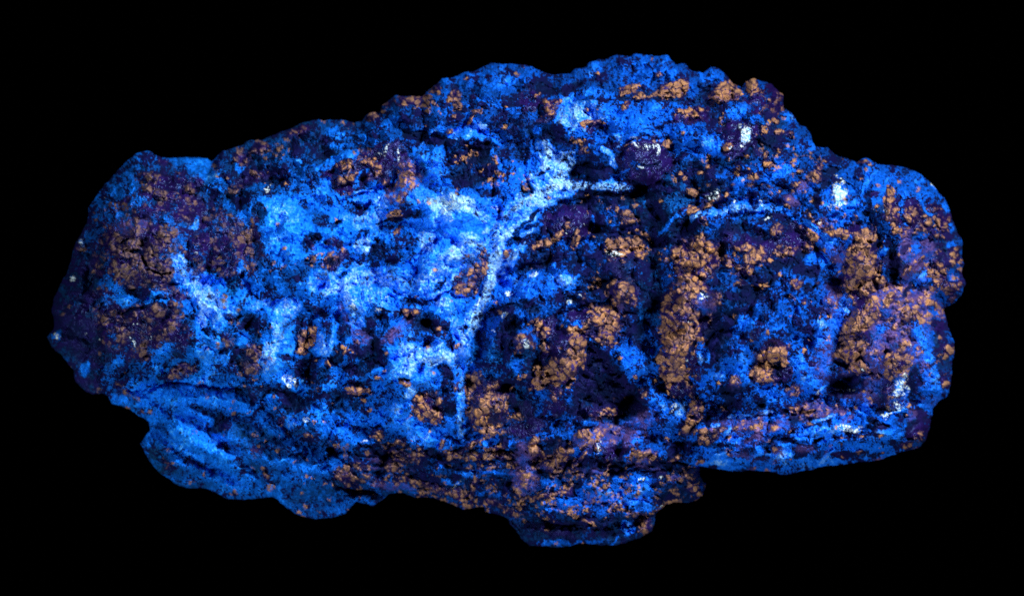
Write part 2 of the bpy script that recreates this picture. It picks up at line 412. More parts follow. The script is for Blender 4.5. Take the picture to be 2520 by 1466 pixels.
# slab
paint(slab, 'blue', cov=.70, tone=.50, rough=1.0)
for k, a in enumerate([(1830,1060,100,14,3),(2060,1090,130,10,-4),(1900,1120,160,12,2),(2050,1055,90,12,-6),(2210,1050,60,10,-30),(1800,1140,90,9,0)]):
    paint(E(*a), 'bright', .85, .4, cov=.9, tone=(.66,.5,.62,.7,.5,.66)[k]); dome(E(*a), 14)
for a in [(1960,1088,60,9,8),(2090,1120,90,8,-3),(1990,1030,60,10,10),(2170,1010,70,9,-10),(1760,1095,60,7,0),(2230,1080,50,9,-30)]:
    paint(E(*a), 'black', .8, .4, cov=.2); dome(E(*a), -16)
paint(E(2270, 1060, 36, 50, 20), 'pur', .9, cov=.25); paint(E(2245, 1090, 26, 16, -30), 'brown', spk=.8)
# bottom band: horizontal streaks
paint(bot, 'brown', brown=.8, spk=.85, cov=.30, tone=.32)
rnd = random.Random(7)
for k in range(70):
    x = rnd.uniform(840, 1690); lo = 1090 + .03 * (x - 800); y = rnd.uniform(lo, lo + 120)
    kd = rnd.choice(['dark', 'brown', 'brown', 'blue', 'black', 'lav'])
    rx, ry = rnd.uniform(18, 60), rnd.uniform(4, 9)
    a = E(x, y, rx, ry, rnd.uniform(-4, 14)); paint(a, kd, .85, .4)
    dome(E(x, y, rx, ry, 5), -14 if kd == 'black' else rnd.uniform(4, 12))
paint(E(1470, 1215, 140, 40, -6), 'blue', .9, cov=.72, tone=.46); paint(E(1400, 1170, 100, 12), 'teal', teal=.5)
paint(E(1450, 1225, 90, 16, -8), 'bright', .7, tone=.52, cov=.85)
paint(E(1180, 1165, 70, 9, 2), 'bright', .9, tone=.55); paint(E(960, 1220, 60, 16), 'deep', tone=.15)
paint(E(1480, 1140, 120, 9, 0), 'black', cov=.15); paint(L([(1000,1110),(1120,1130)], 8), 'black')
paint(E(870, 1160, 44, 34, 25), 'brown', spk=.95, brown=1, cov=.2); dome(E(870, 1160, 46, 36, 25), 22)
paint(led, 'smooth', tone=.06, cov=.5, fine=1, spk=.05, rough=.9)
paint(E(1542, 1300, 20, 14), 'bright', tone=.6, cov=.9); paint(E(1390, 1335, 90, 6), 'blue', tone=.45, cov=.7)  # blue glint on the ledge painted in as bright colour
paint(E(1585, 1290, 22, 28, -20), 'brown', spk=.85)
paint(E(1700, 1180, 20, 28), 'brown', spk=.8)

def lift(sh, dt, dc):
    """milky haze of pale light painted in as more and paler powder, without touching the purple and tan ground"""
    s_, r_, rc_ = sh
    m = np.clip(1 - rc_, 0, 1) ** .8
    CH['tone'][s_] += dt * m; CH['cov'][s_] += dc * m
LIFTS = [(L([(1760,1120),(1950,1130),(2180,1090)], 60), .14, .10), (L([(340,1000),(500,1110),(700,1200)], 90), .10, .08), (E(2200,450,120,60,20), .05, .15),
         (E(1150, 580, 240, 120, -34), .08, .22), (E(950, 720, 230, 110, -10), .10, .2), (E(1060, 880, 170, 130, 0), .09, .16), (E(700, 580, 190, 110, -10), .05, .25),
         (E(520, 760, 120, 150, -30), .10, .2), (L([(1370, 400), (1300, 500), (1200, 700), (1150, 880)], 50), .10, .2), (E(1430, 280, 120, 70), .16, .15), (E(1050, 480, 200, 90, 10), .10, .1)]
# --- named crusts and patches -------------------------------------
def feat(sh, kind, part, h=0, p=.7, **o):
    paint(sh, kind, part=part, **o)
    if h: dome(sh, h, p)
feat(E(350, 625, 98, 86, 20), 'tanc', (PC, 'large purple patch set with dull tan crystals at the left end'), 30, tan=.50, brown=.8)
feat(E(545, 612, 76, 62, 25), 'tanc', (PC, 'purple patch with tan lumps right of the large left one'), 18, tan=.6, brown=.7)
feat(E(400, 455, 60, 34, 15), 'tanc', (PC, 'dull tan and purple knob near the upper left corner'), 22, tan=.40, brown=.9)
feat(E(360, 800, 112, 56, 8), 'some', (PC, 'dark purple hollow with scattered small tan lumps'), 8, tan=.42, brown=.7)
feat(E(930, 405, 70, 44, -5), 'some', (PC, 'purple patch above the blue field, tan specks'), -10, tan=.30)
feat(E(840, 435, 40, 44), 'some', (PC, None), -8, tan=.34)
feat(E(1005, 430, 34, 44, 20), 'lavt', (LC, 'mauve lumpy crust beside the upper purple patch'), 12, tan=.5)
feat(E(1168, 662, 32, 58, 32), 'tanc', (PC, 'purple lens with orange flakes beside the long vein'), 10, tan=.58)
feat(E(1402, 548, 56, 40, -5), 'pur', ('purple_dome', 'smooth dark purple dome with three orange flakes'), 26, .6, tan=.10)
feat(E(1592, 395, 62, 60), 'pur', ('dark_round_crystal', 'round near-black purple crystal with pale rim'), 26, .5, cov=.16)
for pts in ([(1535,380),(1548,430),(1585,452),(1620,455)], [(1600,350),(1640,360)]):
    paint(L(pts, 6), 'bright', .9, tone=.7)
paint(L([(1560,345),(1600,335),(1635,350)], 7), 'brown', spk=.8)
feat(E(1822, 338, 46, 48), 'pur', (PC, 'purple patch around the brightest white spot'), 8, cov=.1)
feat(E(1890, 262, 40, 28, 20), 'some', (PC, 'dark purple notch at the upper right shoulder'), -8)
feat(E(1898, 225, 36, 20), 'some', (PC, None), 6)
feat(E(1655, 218, 38, 22, -25), 'tan', (TC, 'tan peak on the top ridge'), 22, tan=1)
feat(E(1782, 234, 34, 19, -8), 'tan', (TC, 'second tan peak right along the top ridge'), 18, tan=.9)
feat(E(1545, 222, 30, 12), 'tan', (TC, 'thin mauve tan crust on the top ridge'), 8, tan=.6)
feat(E(1452, 302, 26, 8, -8), 'tan', (TC, None), 10, tan=.9)
feat(E(1352, 268, 26, 20, -20), 'tanc', (TC, None), 14, tan=.6)
feat(E(1306, 252, 26, 24), 'pur', (PC, None), 14)
feat(E(1705, 280, 46, 18, -8), 'some', (PC, 'low purple patch with orange lumps under the top peaks'), -6, tan=.45)
feat(E(1535, 580, 100, 34, 22), 'specks', None, 0, spk=.6)
feat(E(1540, 615, 50, 20, 12), 'tan', (TC, None), 10, tan=.7)
feat(E(1712, 640, 56, 56, -30), 'tanc', (PC, 'purple patch with orange flakes right of the teal hollow'), 12, tan=.5)
feat(E(1820, 650, 40, 30), 'tanc', (TC, None), 8, tan=.55)
feat(E(1945, 610, 70, 26), 'some', (PC, None), -5, tan=.35)
feat(E(1990, 560, 20, 44, -30), 'tan', (TC, None), 8, tan=.8)
feat(E(2075, 575, 70, 12, 4), 'tanc', (TC, 'row of orange lumps over the right crust column'), 8, tan=.7)
feat(E(2195, 515, 17, 52, -8), 'tan', (TC, 'upright tan strip near the right shoulder'), 10, tan=.8)
feat(E(2250, 545, 44, 32), 'tanc', (TC, None), 6, tan=.55)
feat(L([(2125,605),(2130,650),(2110,700),(2130,740)], 42), 'tan', (TC, 'broad lumpy tan crust column at the right'), 24, tan=.86)
feat(L([(2150,750),(2110,800),(2095,860)], 36), 'tan', (TC, 'lower half of the tan crust column'), 24, tan=.84)
feat(E(2055, 735, 34, 40), 'lavt', (LC, None), 8, lav=.5, tan=.1)
feat(E(2245, 645, 40, 62, -12), 'lav', ('lavender_dome', 'lavender blue dome near the right end'), 26, lav=.75, cov=.8, tan=.06)
paint(L([(2190,600),(2206,640),(2200,690)], 11), 'black'); dome(L([(2190,600),(2206,640),(2200,690)], 14), -22)
feat(E(2310, 665, 22, 50), 'tanc', (TC, None), 6, tan=.5)
feat(E(2225, 745, 90, 42, 15), 'lavt', (LC, 'mauve granular crust at the right'), 12, tan=.34)
feat(P([(2225,752),(2272,772),(2245,800),(2225,790)], 8), 'tan', (TC, 'small triangular tan facet at the right'), 12, tan=1)
feat(E(2190, 830, 60, 50), 'lavt', (LC, 'grey lavender crust above the tall stone'), 0, tan=.25, lav=.95)
feat(E(2110, 908, 26, 16, 10), 'tan', (TC, 'small isolated tan lump left of the tall stone'), 14, tan=1)
paint(E(2085, 945, 50, 30), 'black', cov=.26, pur=.3); dome(E(2085, 945, 46, 28), -30)
feat(E(2205, 925, 34, 78, 8), 'lavt', ('tall_stone', 'tall rounded stone, tan above and glossy blue below'), 34, .5, tan=.85, lav=.5, pur=.8)
paint(E(2212, 975, 26, 30, 10), 'pur', cov=.5, tone=.5)
feat(E(1900, 890, 62, 50, -20), 'some', (PC, 'dark purple hollow ringed by tan crust'), -10, cov=.2, tan=.2)
feat(L([(1870,925),(1900,900),(1905,870),(1935,880)], 15), 'tan', (TC, 'arched tan crust around a dark hollow'), 12, tan=1)
feat(E(1535, 720, 42, 40, 30), 'tanc', (TC, 'blocky tan crystals above the dark cavity'), 22, tan=.75)
feat(E(1480, 800, 56, 48, 35), 'tanc', (TC, 'tan and purple crust capping the dark cavity'), 20, tan=.7)
feat(E(1396, 870, 46, 76, 12), 'tan', (TC, 'large tan crust mass left of the dark cavity'), 34, tan=.84)
feat(E(1340, 810, 36, 30), 'tanc', (PC, None), 12, tan=.4)
feat(E(1325, 930, 26, 32), 'tan', (TC, None), 14, tan=.85)
feat(E(1290, 846, 28, 26), 'tanc', ('glossy_knob', 'round purple knob with white glints'), 24, .5, tan=.6)
feat(E(1200, 995, 56, 64, -20), 'tanc', (TC, 'tan crust mass at the foot of the long vein'), 30, tan=.72)
feat(E(1055, 1010, 40, 38), 'some', (PC, 'small purple and tan patch at the lower centre left'), 6, tan=.5)
feat(L([(1690,720),(1665,790),(1690,850)], 48), 'tanc', (TC, 'upper part of the tall tan crust right of the crack'), 28, tan=.78)
feat(L([(1680,850),(1650,890),(1670,950)], 32), 'tan', (TC, 'folded tan crust below the upper part'), 24, tan=.85)
feat(E(1740, 740, 28, 30), 'lav', ('lavender_dome', 'small lavender dome on the tall tan crust'), 20, lav=.8, tan=.15)
feat(E(1705, 1018, 22, 40, 15), 'tan', (TC, 'tan knob above the lower right slab'), 16, tan=.9)
feat(E(1490, 1078, 84, 34, -4), 'lavt', (LC, 'mauve crust below the dark cavity'), 18, tan=.34)
feat(E(1580, 1120, 34, 18), 'lavt', (LC, None), 16, tan=.6)
feat(E(1295, 1180, 34, 44, 10), 'lavt', (LC, 'greyish mauve crust hanging at the bottom centre'), 16, tan=.45)
feat(E(1850, 1052, 90, 14, 2), 'lavt', (LC, 'lavender tan stripe on top of the slab'), 8, tan=.4, cov=.6)
feat(E(2010, 1012, 70, 20, -4), 'lavt', (LC, None), 12, tan=.3)
feat(E(1180, 1120, 260, 9, 2), 'tanc', (TC, 'long thin tan layer along the bottom'), 10, tan=.6)
feat(E(880, 960, 34, 9), 'tan', (TC, None), 6, tan=.8); feat(E(843, 858, 18, 12), 'tan', (TC, None), 6, tan=.9)
feat(L([(745,820),(740,865),(770,830)], 11), 'tan', (TC, 'short upright orange crust by the pale plate'), 8, tan=.85)
feat(E(1003, 943, 14, 9), 'tan', (TC, None), 8, tan=1); feat(E(1085, 818, 14, 16), 'tan', (TC, None), 8, tan=1)
feat(E(970, 530, 20, 16, -30), 'tan', (TC, None), 8, tan=.9)
paint(E(770, 650, 80, 20, -20), 'specks', spk=.5); paint(E(1230, 445, 90, 14, -6), 'specks', spk=.6)
paint(E(1260, 740, 200, 10), 'specks', spk=.25); paint(E(620, 900, 60, 60), 'specks', spk=.4, brown=.7)
# --- smaller features, read tile by tile --------------------------
CODE = dict(b='blue', g='bright', p='pale', d='deep', k='dark', x='black', u='pur', n='navy', t='tan', c='tanc', s='some', l='lav',
            m='lavt', e='teal', o='brown', w='glint', q='specks', f='smooth', r='tan')
HGT = dict(x=-10, k=-5, t=11, c=7, u=3, p=6, g=4, l=8, r=11, m=7, e=-3, b=2, d=-2, o=3, f=3)
OVER = dict(t=dict(tan=.80), r=dict(brown=.80, tan=.56), x=dict(cov=.14), u=dict(cov=.12), c=dict(tan=.42), f=dict(tone=.50), l=dict(tan=.05, lav=.8))
AMT = dict(x=.82, k=.7, d=.55, b=.8, g=.85, u=.85, o=.8, r=.85)
rj = random.Random(3)
def details(ox, oy, k, text):
    for item in text.replace("\n", ";").split(";"):
        w_ = item.split()
        if not w_: continue
        c = w_[0]; v = [float(t) for t in w_[1:] if t != 'L']
        if w_[1] == 'L':
            pts = [(ox + v[i] * k, oy + v[i + 1] * k) for i in range(0, len(v) - 1, 2)]
            sh = line(pts, v[-1] * k)
        else:
            sh = ell(ox + v[0] * k, oy + v[1] * k, max(v[2] * k, 2.5), max(v[3] * k, 2.5), (v[4] if len(v) > 4 else rj.uniform(-80, 35)) + rj.uniform(-8, 8))
        paint(sh, CODE[c], AMT.get(c, .92), .42 if c in 'pgbfdelk' else .3, **OVER.get(c, {}))
        if c in HGT: dome(sh, HGT[c], .8)

details(100.8, 315, .344, """
b 600 300 90 60; c 880 260 60 25 30; u 930 500 250 120; r 790 385 68 45; r 835 470 35 40; r 970 340 60 25 20; r 1070 430 45 28; r 640 520 30 50
e 740 545 28 22; l 960 600 35 18; g 530 590 38 48; g 440 480 60 32; w 850 505 9 9; l 600 710 88 58 -8; l 740 690 60 28; x 620 805 50 14
r 662 822 44 55 12; r 510 870 66 72; s 870 800 145 135; r 900 735 55 45; r 850 862 40 34; r 968 835 44 24 -50; r 760 890 30 40
x L 600 880 700 885 760 970 12; x L 760 1010 860 1042 930 1035 10; r 650 990 86 50; r 882 970 36 46; r 805 955 24 36; r 540 1060 34 40 20
r 650 1112 85 42; r 830 1090 82 42 10; p 1108 685 24 60 35; u 1250 810 230 180; r 1130 790 60 42; r 1290 855 85 55; r 1392 820 50 44; r 1288 942 52 24 -20
r 1300 1028 46 26; e 1150 985 120 36 18; p L 990 960 1050 1080 1160 1150 1230 1260 55; p L 1150 1200 1180 1300 1150 1400 40; g 1000 1150 50 24; g 570 1200 115 60 30; x 720 1190 120 44
g 790 1225 62 28 -30; r 930 1250 28 24; r 990 1285 34 28; r 1030 1420 30 40; r 670 1380 40 20; r 840 1320 56 36; r 470 1360 40 30; x 700 1290 160 16
w 290 800 18 11 -20; w 235 1060 10 20; r 280 850 24 34; w 440 500 7 7; w 1110 890 12 8; o 1500 170 150 90 -20; r 1560 140 75 40 -20; r 1440 225 60 40
x 1365 290 50 40; k 1650 280 150 60; u 1500 380 140 40; r 1390 440 58 34 -15; r 1560 345 50 24; k 1200 445 90 40; w 1630 435 36 6; b 1350 560 130 28; x 1560 600 60 80
g 1740 560 75 75; p 1740 600 30 26; k 1230 500 80 60; g 1440 990 42 66; o 1780 1050 70 80; p 1530 1290 95 38 -30; p 1790 1290 90 60; x 1500 1400 90 60; d 1600 960 60 30""")
details(100.8, 756, .3868, """
w 100 185 25 14 -30; w 290 175 5 7; w 580 225 8 30; w 590 115 14 10; w 690 200 8 8; g 100 180 50 30 -30; r 515 160 40 55; r 760 130 60 16; r 915 140 32 30; r 650 260 30 30
r 460 60 40 20; u 880 210 110 60; x 940 90 50 40; g 780 250 70 35; g 500 330 60 30; r 930 380 60 30; r 860 430 40 50; e 770 440 50 24; t 990 490 24 10
g 750 400 40 35; b 900 330 60 24; x 880 310 50 16 20; k 560 400 60 60; g 1100 330 60 60; x 1280 190 110 120; o 1230 160 80 80; r 1190 210 45 60; r 1330 260 40 60 -60; r 1340 380 40 60
b 1290 200 40 60; p 1470 250 60 130 10; p 1510 170 40 60; r 520 510 50 26; r 560 560 50 16 15; o 600 600 60 24 40; r 640 670 30 10 40; f 900 520 240 36 5; f 1180 590 120 50 15; f 980 800 50 130 -30
f 820 640 50 100 -40; d 1080 660 110 26 -8; x 1120 740 70 34 -10; d 1250 760 90 50; d 820 700 40 60 -40; d 1000 630 60 14 10; d 1150 970 150 18 -3; d 940 1000 100 30; f 1000 950 130 20 10
e 770 930 30 60 -20; r 800 1000 50 22; r 1370 930 30 30; r 1440 1070 26 20; x 1500 1110 80 14 5; d 1400 1150 60 60; d 1080 1060 50 26; d 720 850 40 60; f 740 990 24 40 -40; k 1300 560 60 26
x 1450 560 180 50 8; b 1480 590 60 26; o 1430 690 90 30; r 1520 720 30 40 40; p 1600 720 45 40; r 1570 800 40 12 60; w 1590 480 22 26; d 1500 850 110 60; o 1600 1000 30 20; d 1250 860 60 30""")
details(693, 126, .3868, """
g 1400 130 110 30; u 1320 170 20 26; o 1520 100 100 20; r 985 240 40 34; r 1100 290 44 38; o 1085 230 26 36; r 1120 350 26 24; x 1140 390 44 22; r 790 315 130 34 -5
r 560 415 45 34; g 540 465 14 22; r 110 510 80 28 -15; k 240 540 90 50; g 350 520 62 45; o 430 465 130 24; k 870 400 120 20 10; b 720 430 120 26; u 1590 310 80 60 20; r 1590 288 40 10
x 1450 310 60 46; g 980 510 72 30; t 1065 510 30 13; p 960 520 30 14; g 1230 520 90 80; p 1285 490 30 14; p 1205 545 16 34; t 1240 385 40 14 -10; t 1210 430 60 11; t 1100 410 18 14
g L 230 745 300 700 400 655 15; g 340 600 66 20; k 100 650 130 90; x 60 600 50 40; g 100 700 20 16; u 700 680 130 105; w 665 625 36 10; w 640 665 20 7; w 745 665 36 10; t 620 770 26 16; t 600 735 30 20
t 562 702 32 20; t 590 688 12 18; m 800 760 74 66 30; m 720 900 56 62; m 765 940 70 28; e 880 745 50 70; g 880 655 50 56; g 980 720 56 95; u 390 810 90 105; t 412 738 30 18; t 385 822 22 38
t 440 790 38 34; o 500 640 60 38; t 530 700 30 14; g L 470 860 500 770 545 760 14; x 520 805 38 32; x 1200 720 165 105; q 1250 690 150 60; b 1230 750 46 30; q 1340 830 110 36; o 1120 890 70 20
x 1300 890 120 26; g L 1335 640 1390 720 1365 800 13; k 1450 640 80 56; x 1535 680 40 20; e 1580 890 50 34; t 1560 882 24 14; p L 470 885 590 890 8; g 560 960 100 80; p 640 950 50 32; p 520 1050 90 26
p 1085 970 110 52; w 1060 978 70 36; p L 1220 960 1275 1045 11; f 1130 1085 110 66; w 1350 985 14 18; w 1085 1075 20 8; t 700 1035 40 28 -20; t 740 1140 32 20; x 740 1068 120 16 -10; x 860 1040 66 30; k 800 1000 80 40
x 600 1290 105 88; g 515 1230 60 56; p 520 1200 56 13; p 500 1262 30 24; p 910 1200 50 62; f 1020 1180 76 66; k 780 1235 80 90; g L 1629 950 1500 1010 1380 1110 1240 1220 1150 1300 1050 1340 44
p 1180 1180 46 46; p 1110 1290 80 36 -20; p 1300 1150 26 20; p 1560 960 60 20 -20; x L 1629 1085 1520 1170 1440 1235 18; c 1230 1335 78 100 35; c 1340 1220 34 40; c 1430 1290 40 40
p L 1400 1230 1372 1300 1345 1400 22; p L 1525 1265 1450 1330 1390 1390 15; x 1490 1200 50 26; k 1560 1340 80 60; t 295 1305 36 18; x 300 1345 32 30; w 225 1300 14 6; o 130 1390 150 50; g 600 1425 130 28
p 540 1430 76 18; p 980 1400 44 28; x 180 1190 62 28; k 130 970 40 20; g 60 1000 70 50; b 330 960 70 60; x 150 990 24 18; g 230 900 120 40; k 470 1010 50 40""")
details(693, 661.5, .4727, """
p 450 50 90 34 -8; p L 340 170 360 240 380 290 20; p 430 190 32 44; g 390 200 80 90; x 490 270 90 60; b 500 290 50 30; p 540 60 60 24; l L 300 180 360 320 400 370 14; l L 400 375 500 375 580 340 18; l L 560 340 640 290 700 230 20
t 650 228 20 20; t 700 228 16 16; t 545 435 10 16; g 600 130 80 50; c 960 80 70 60 -30; t 930 110 50 36 -25; p L 1100 20 1060 120 1010 230 975 330 955 400 28; p L 1000 220 960 330 24; p 1085 60 30 60 20; g 880 190 90 60; p 830 180 40 20
x 760 285 90 22 12; t 825 330 26 28; x 840 340 50 40; x 740 380 70 40 10; p 730 440 130 50; g 620 500 70 70; p 660 520 50 40; p 860 460 60 40; g 760 560 80 60; x 850 540 60 30 40; p 680 640 40 24
t 660 602 28 14; x 650 578 34 10; t 180 210 20 28; t 165 320 20 18; t L 100 350 95 400 120 435 16; p 225 380 50 90; g 240 290 50 90; t 320 418 38 30 -10; x 320 330 50 44; x 430 510 90 34 -12; x 290 470 60 24; x 470 400 60 24
t 240 505 14 34; t 400 628 30 24; t 505 580 8 34; w 45 585 30 24; w 130 780 18 12; w 1160 245 16 12; w 1185 125 14 14; w 1315 30 20 12; w 500 205 8 12; w 1100 328 8 8; w 550 150 14 6; w 430 897 16 5; w 910 1120 26 7
x 60 690 70 34; x 190 560 70 60; k 130 510 90 50; o 200 640 120 18; x 330 690 120 50 20; b 500 690 100 50; c 780 720 80 80; t 775 735 26 40; t 720 670 20 12; t 820 760 16 30; x 880 700 40 70; k 560 880 140 40
g 700 830 160 60; g 430 760 100 50; p 600 720 30 30; g 60 800 50 40; b 100 900 90 60; g 1050 520 18 20; g L 960 420 950 560 940 700 930 860 14; x L 990 390 960 500 955 640 14; c 1030 620 60 130; r 1080 630 44 60; r 1010 560 30 40 30
r 1130 710 50 44; r 990 780 24 26; t 1235 770 26 24; n 1130 780 60 30; e 1050 440 80 60; e 1250 690 70 46; e 1100 480 90 50; x 1180 590 70 30; x 1010 350 44 70; c 1265 385 58 56; w 1270 390 20 24; g 1190 60 60 60
b 1120 200 80 70; x 1190 320 90 50; t 1180 640 40 12; t 1320 570 20 60; r 1060 840 60 24 20; r 1150 850 50 20; x 1270 830 80 40; u 1250 830 70 30; r 840 890 60 14; r 980 920 120 16; r 1100 940 70 20; g 1060 910 30 14
r 660 990 60 20; r 620 900 26 16 20; t 500 860 30 30 -30; t 480 880 40 8; r 350 1060 90 34 20; r 300 1110 50 36 20; r 430 1080 90 28; r 560 1030 60 26 30; x 540 990 50 24; x 500 950 60 14; o 200 900 110 24 20; r 120 860 30 14 20
l 1270 970 66 60; m 1270 1060 60 70 20; m 1310 940 40 30; g 1000 1070 70 18 -8; d 730 1080 80 20 10; x 800 970 60 26; e 760 1060 50 16; r 740 1120 130 16 5; r 1000 1140 130 14; b 1130 1170 80 20 10; r 1150 1240 90 18 20
d 150 1200 150 70; f 120 1060 70 30 -10; d 60 1130 70 40; d 430 1180 60 40 -30; x 1100 1080 90 14; r 900 1160 90 24 10; g 880 1110 60 10 5; d 1290 1330 50 50; o 1240 1300 50 20 20""")
details(1260, 94.5, .4083, """
b 700 180 250 80; g 500 190 50 38; o 410 185 36 12; o 860 110 100 8; o 1060 170 30 14; x 720 190 8 40; r 880 225 16 16; u 120 370 60 40; r 140 352 40 11; r 240 400 56 34 -10; r 190 450 40 40; e 175 440 26 26; x 170 300 50 44; x 370 290 52 26
t 985 300 78 52 -25; t 880 330 60 14 -10; t 1270 328 92 46; t 700 312 80 20; t 770 345 28 28; g L 370 350 480 320 600 350 26; g 360 460 95 80; p 365 485 78 56; p 475 480 30 14; t 457 430 17 13; u 490 535 60 26; t 490 508 58 16 -10
t 690 411 27 16; u 1100 475 115 42 -8; t 1080 452 60 20; u 1470 400 90 56; t 1450 290 50 36; q 1450 270 80 50; d 1160 320 66 50; g 1180 220 60 40; u 1360 610 112 108; w 1398 585 30 44; p 1398 585 20 34; w 1285 518 8 8; t 1305 655 34 18
e L 1250 745 1350 745 1450 680 22; g 1218 640 54 46; o 1240 490 80 24; u 800 740 152 150; w 755 640 12 22; w 885 655 9 28; g L 640 650 700 590 800 565 900 585 13; t 710 655 30 26; t 930 640 30 42; g 700 790 30 24; p 605 745 18 40; w 770 780 20 7
t 860 800 12 50; x 760 830 60 20; x 500 790 120 56; k 440 730 60 40; p L 190 630 225 690 200 785 26; p 310 760 52 50; g 200 850 66 56; p L 120 830 160 900 16; p L 340 925 250 970 180 1005 30; p L 370 880 450 880 24; p L 530 880 600 868 665 890 25
p 190 985 30 40; p 560 680 50 18 25; p 640 600 34 20; p 460 670 18 18; x 190 808 42 13 -30; e 95 920 44 38; t 90 905 26 14; o 440 640 90 40; x 60 700 60 40; b 280 870 40 40; k 250 560 70 30; g 160 560 30 30; t 360 595 10 8
u 350 1100 135 90; t 342 1122 26 16; t 282 1190 42 18; t 385 1218 62 24; t 190 1240 80 32 -20; w 440 1112 12 12; g L 480 1060 495 1120 475 1170 8; p L 130 1150 60 1190 14; o 640 1040 150 110; x 620 960 110 50 10; t 700 1070 46 46
x 830 1110 36 120; x 900 1070 52 40; x 570 1160 66 46; t 690 1228 110 32 8; w 600 1300 32 10; n 690 1370 95 56; c 600 1330 26 26; e 920 950 110 60; k 930 860 90 60; e 1020 1120 130 66 -15; x 1040 1150 95 36; g L 890 1180 950 1105 1050 1045 1170 1090 14
t 1080 1045 52 34 20; t 1160 1092 24 20; c 1120 1320 135 115; t 1110 1362 74 26 -5; t 1152 1320 40 20 -30; t 1142 1230 22 60 15; t 990 1310 30 16; w 1230 930 34 20; t 1200 1003 84 22; t 1090 930 40 20; n 1190 950 60 30
p L 1180 1060 1300 1040 1400 1030 1543 1030 10; c 1440 1330 74 50; u 1400 1180 90 50; x 1450 1090 80 30; b 1400 1120 90 24; k 1250 1150 50 60; e L 855 1180 850 1300 870 1440 8; g 130 1430 26 16; b 1360 900 60 30; g 1380 860 50 30
k 1100 830 110 50; o 1200 800 110 30; e 750 900 60 40; q 1480 870 60 80; k 150 1330 90 60; x 370 1370 90 40; g 260 1370 60 20; o 180 1340 90 18""")
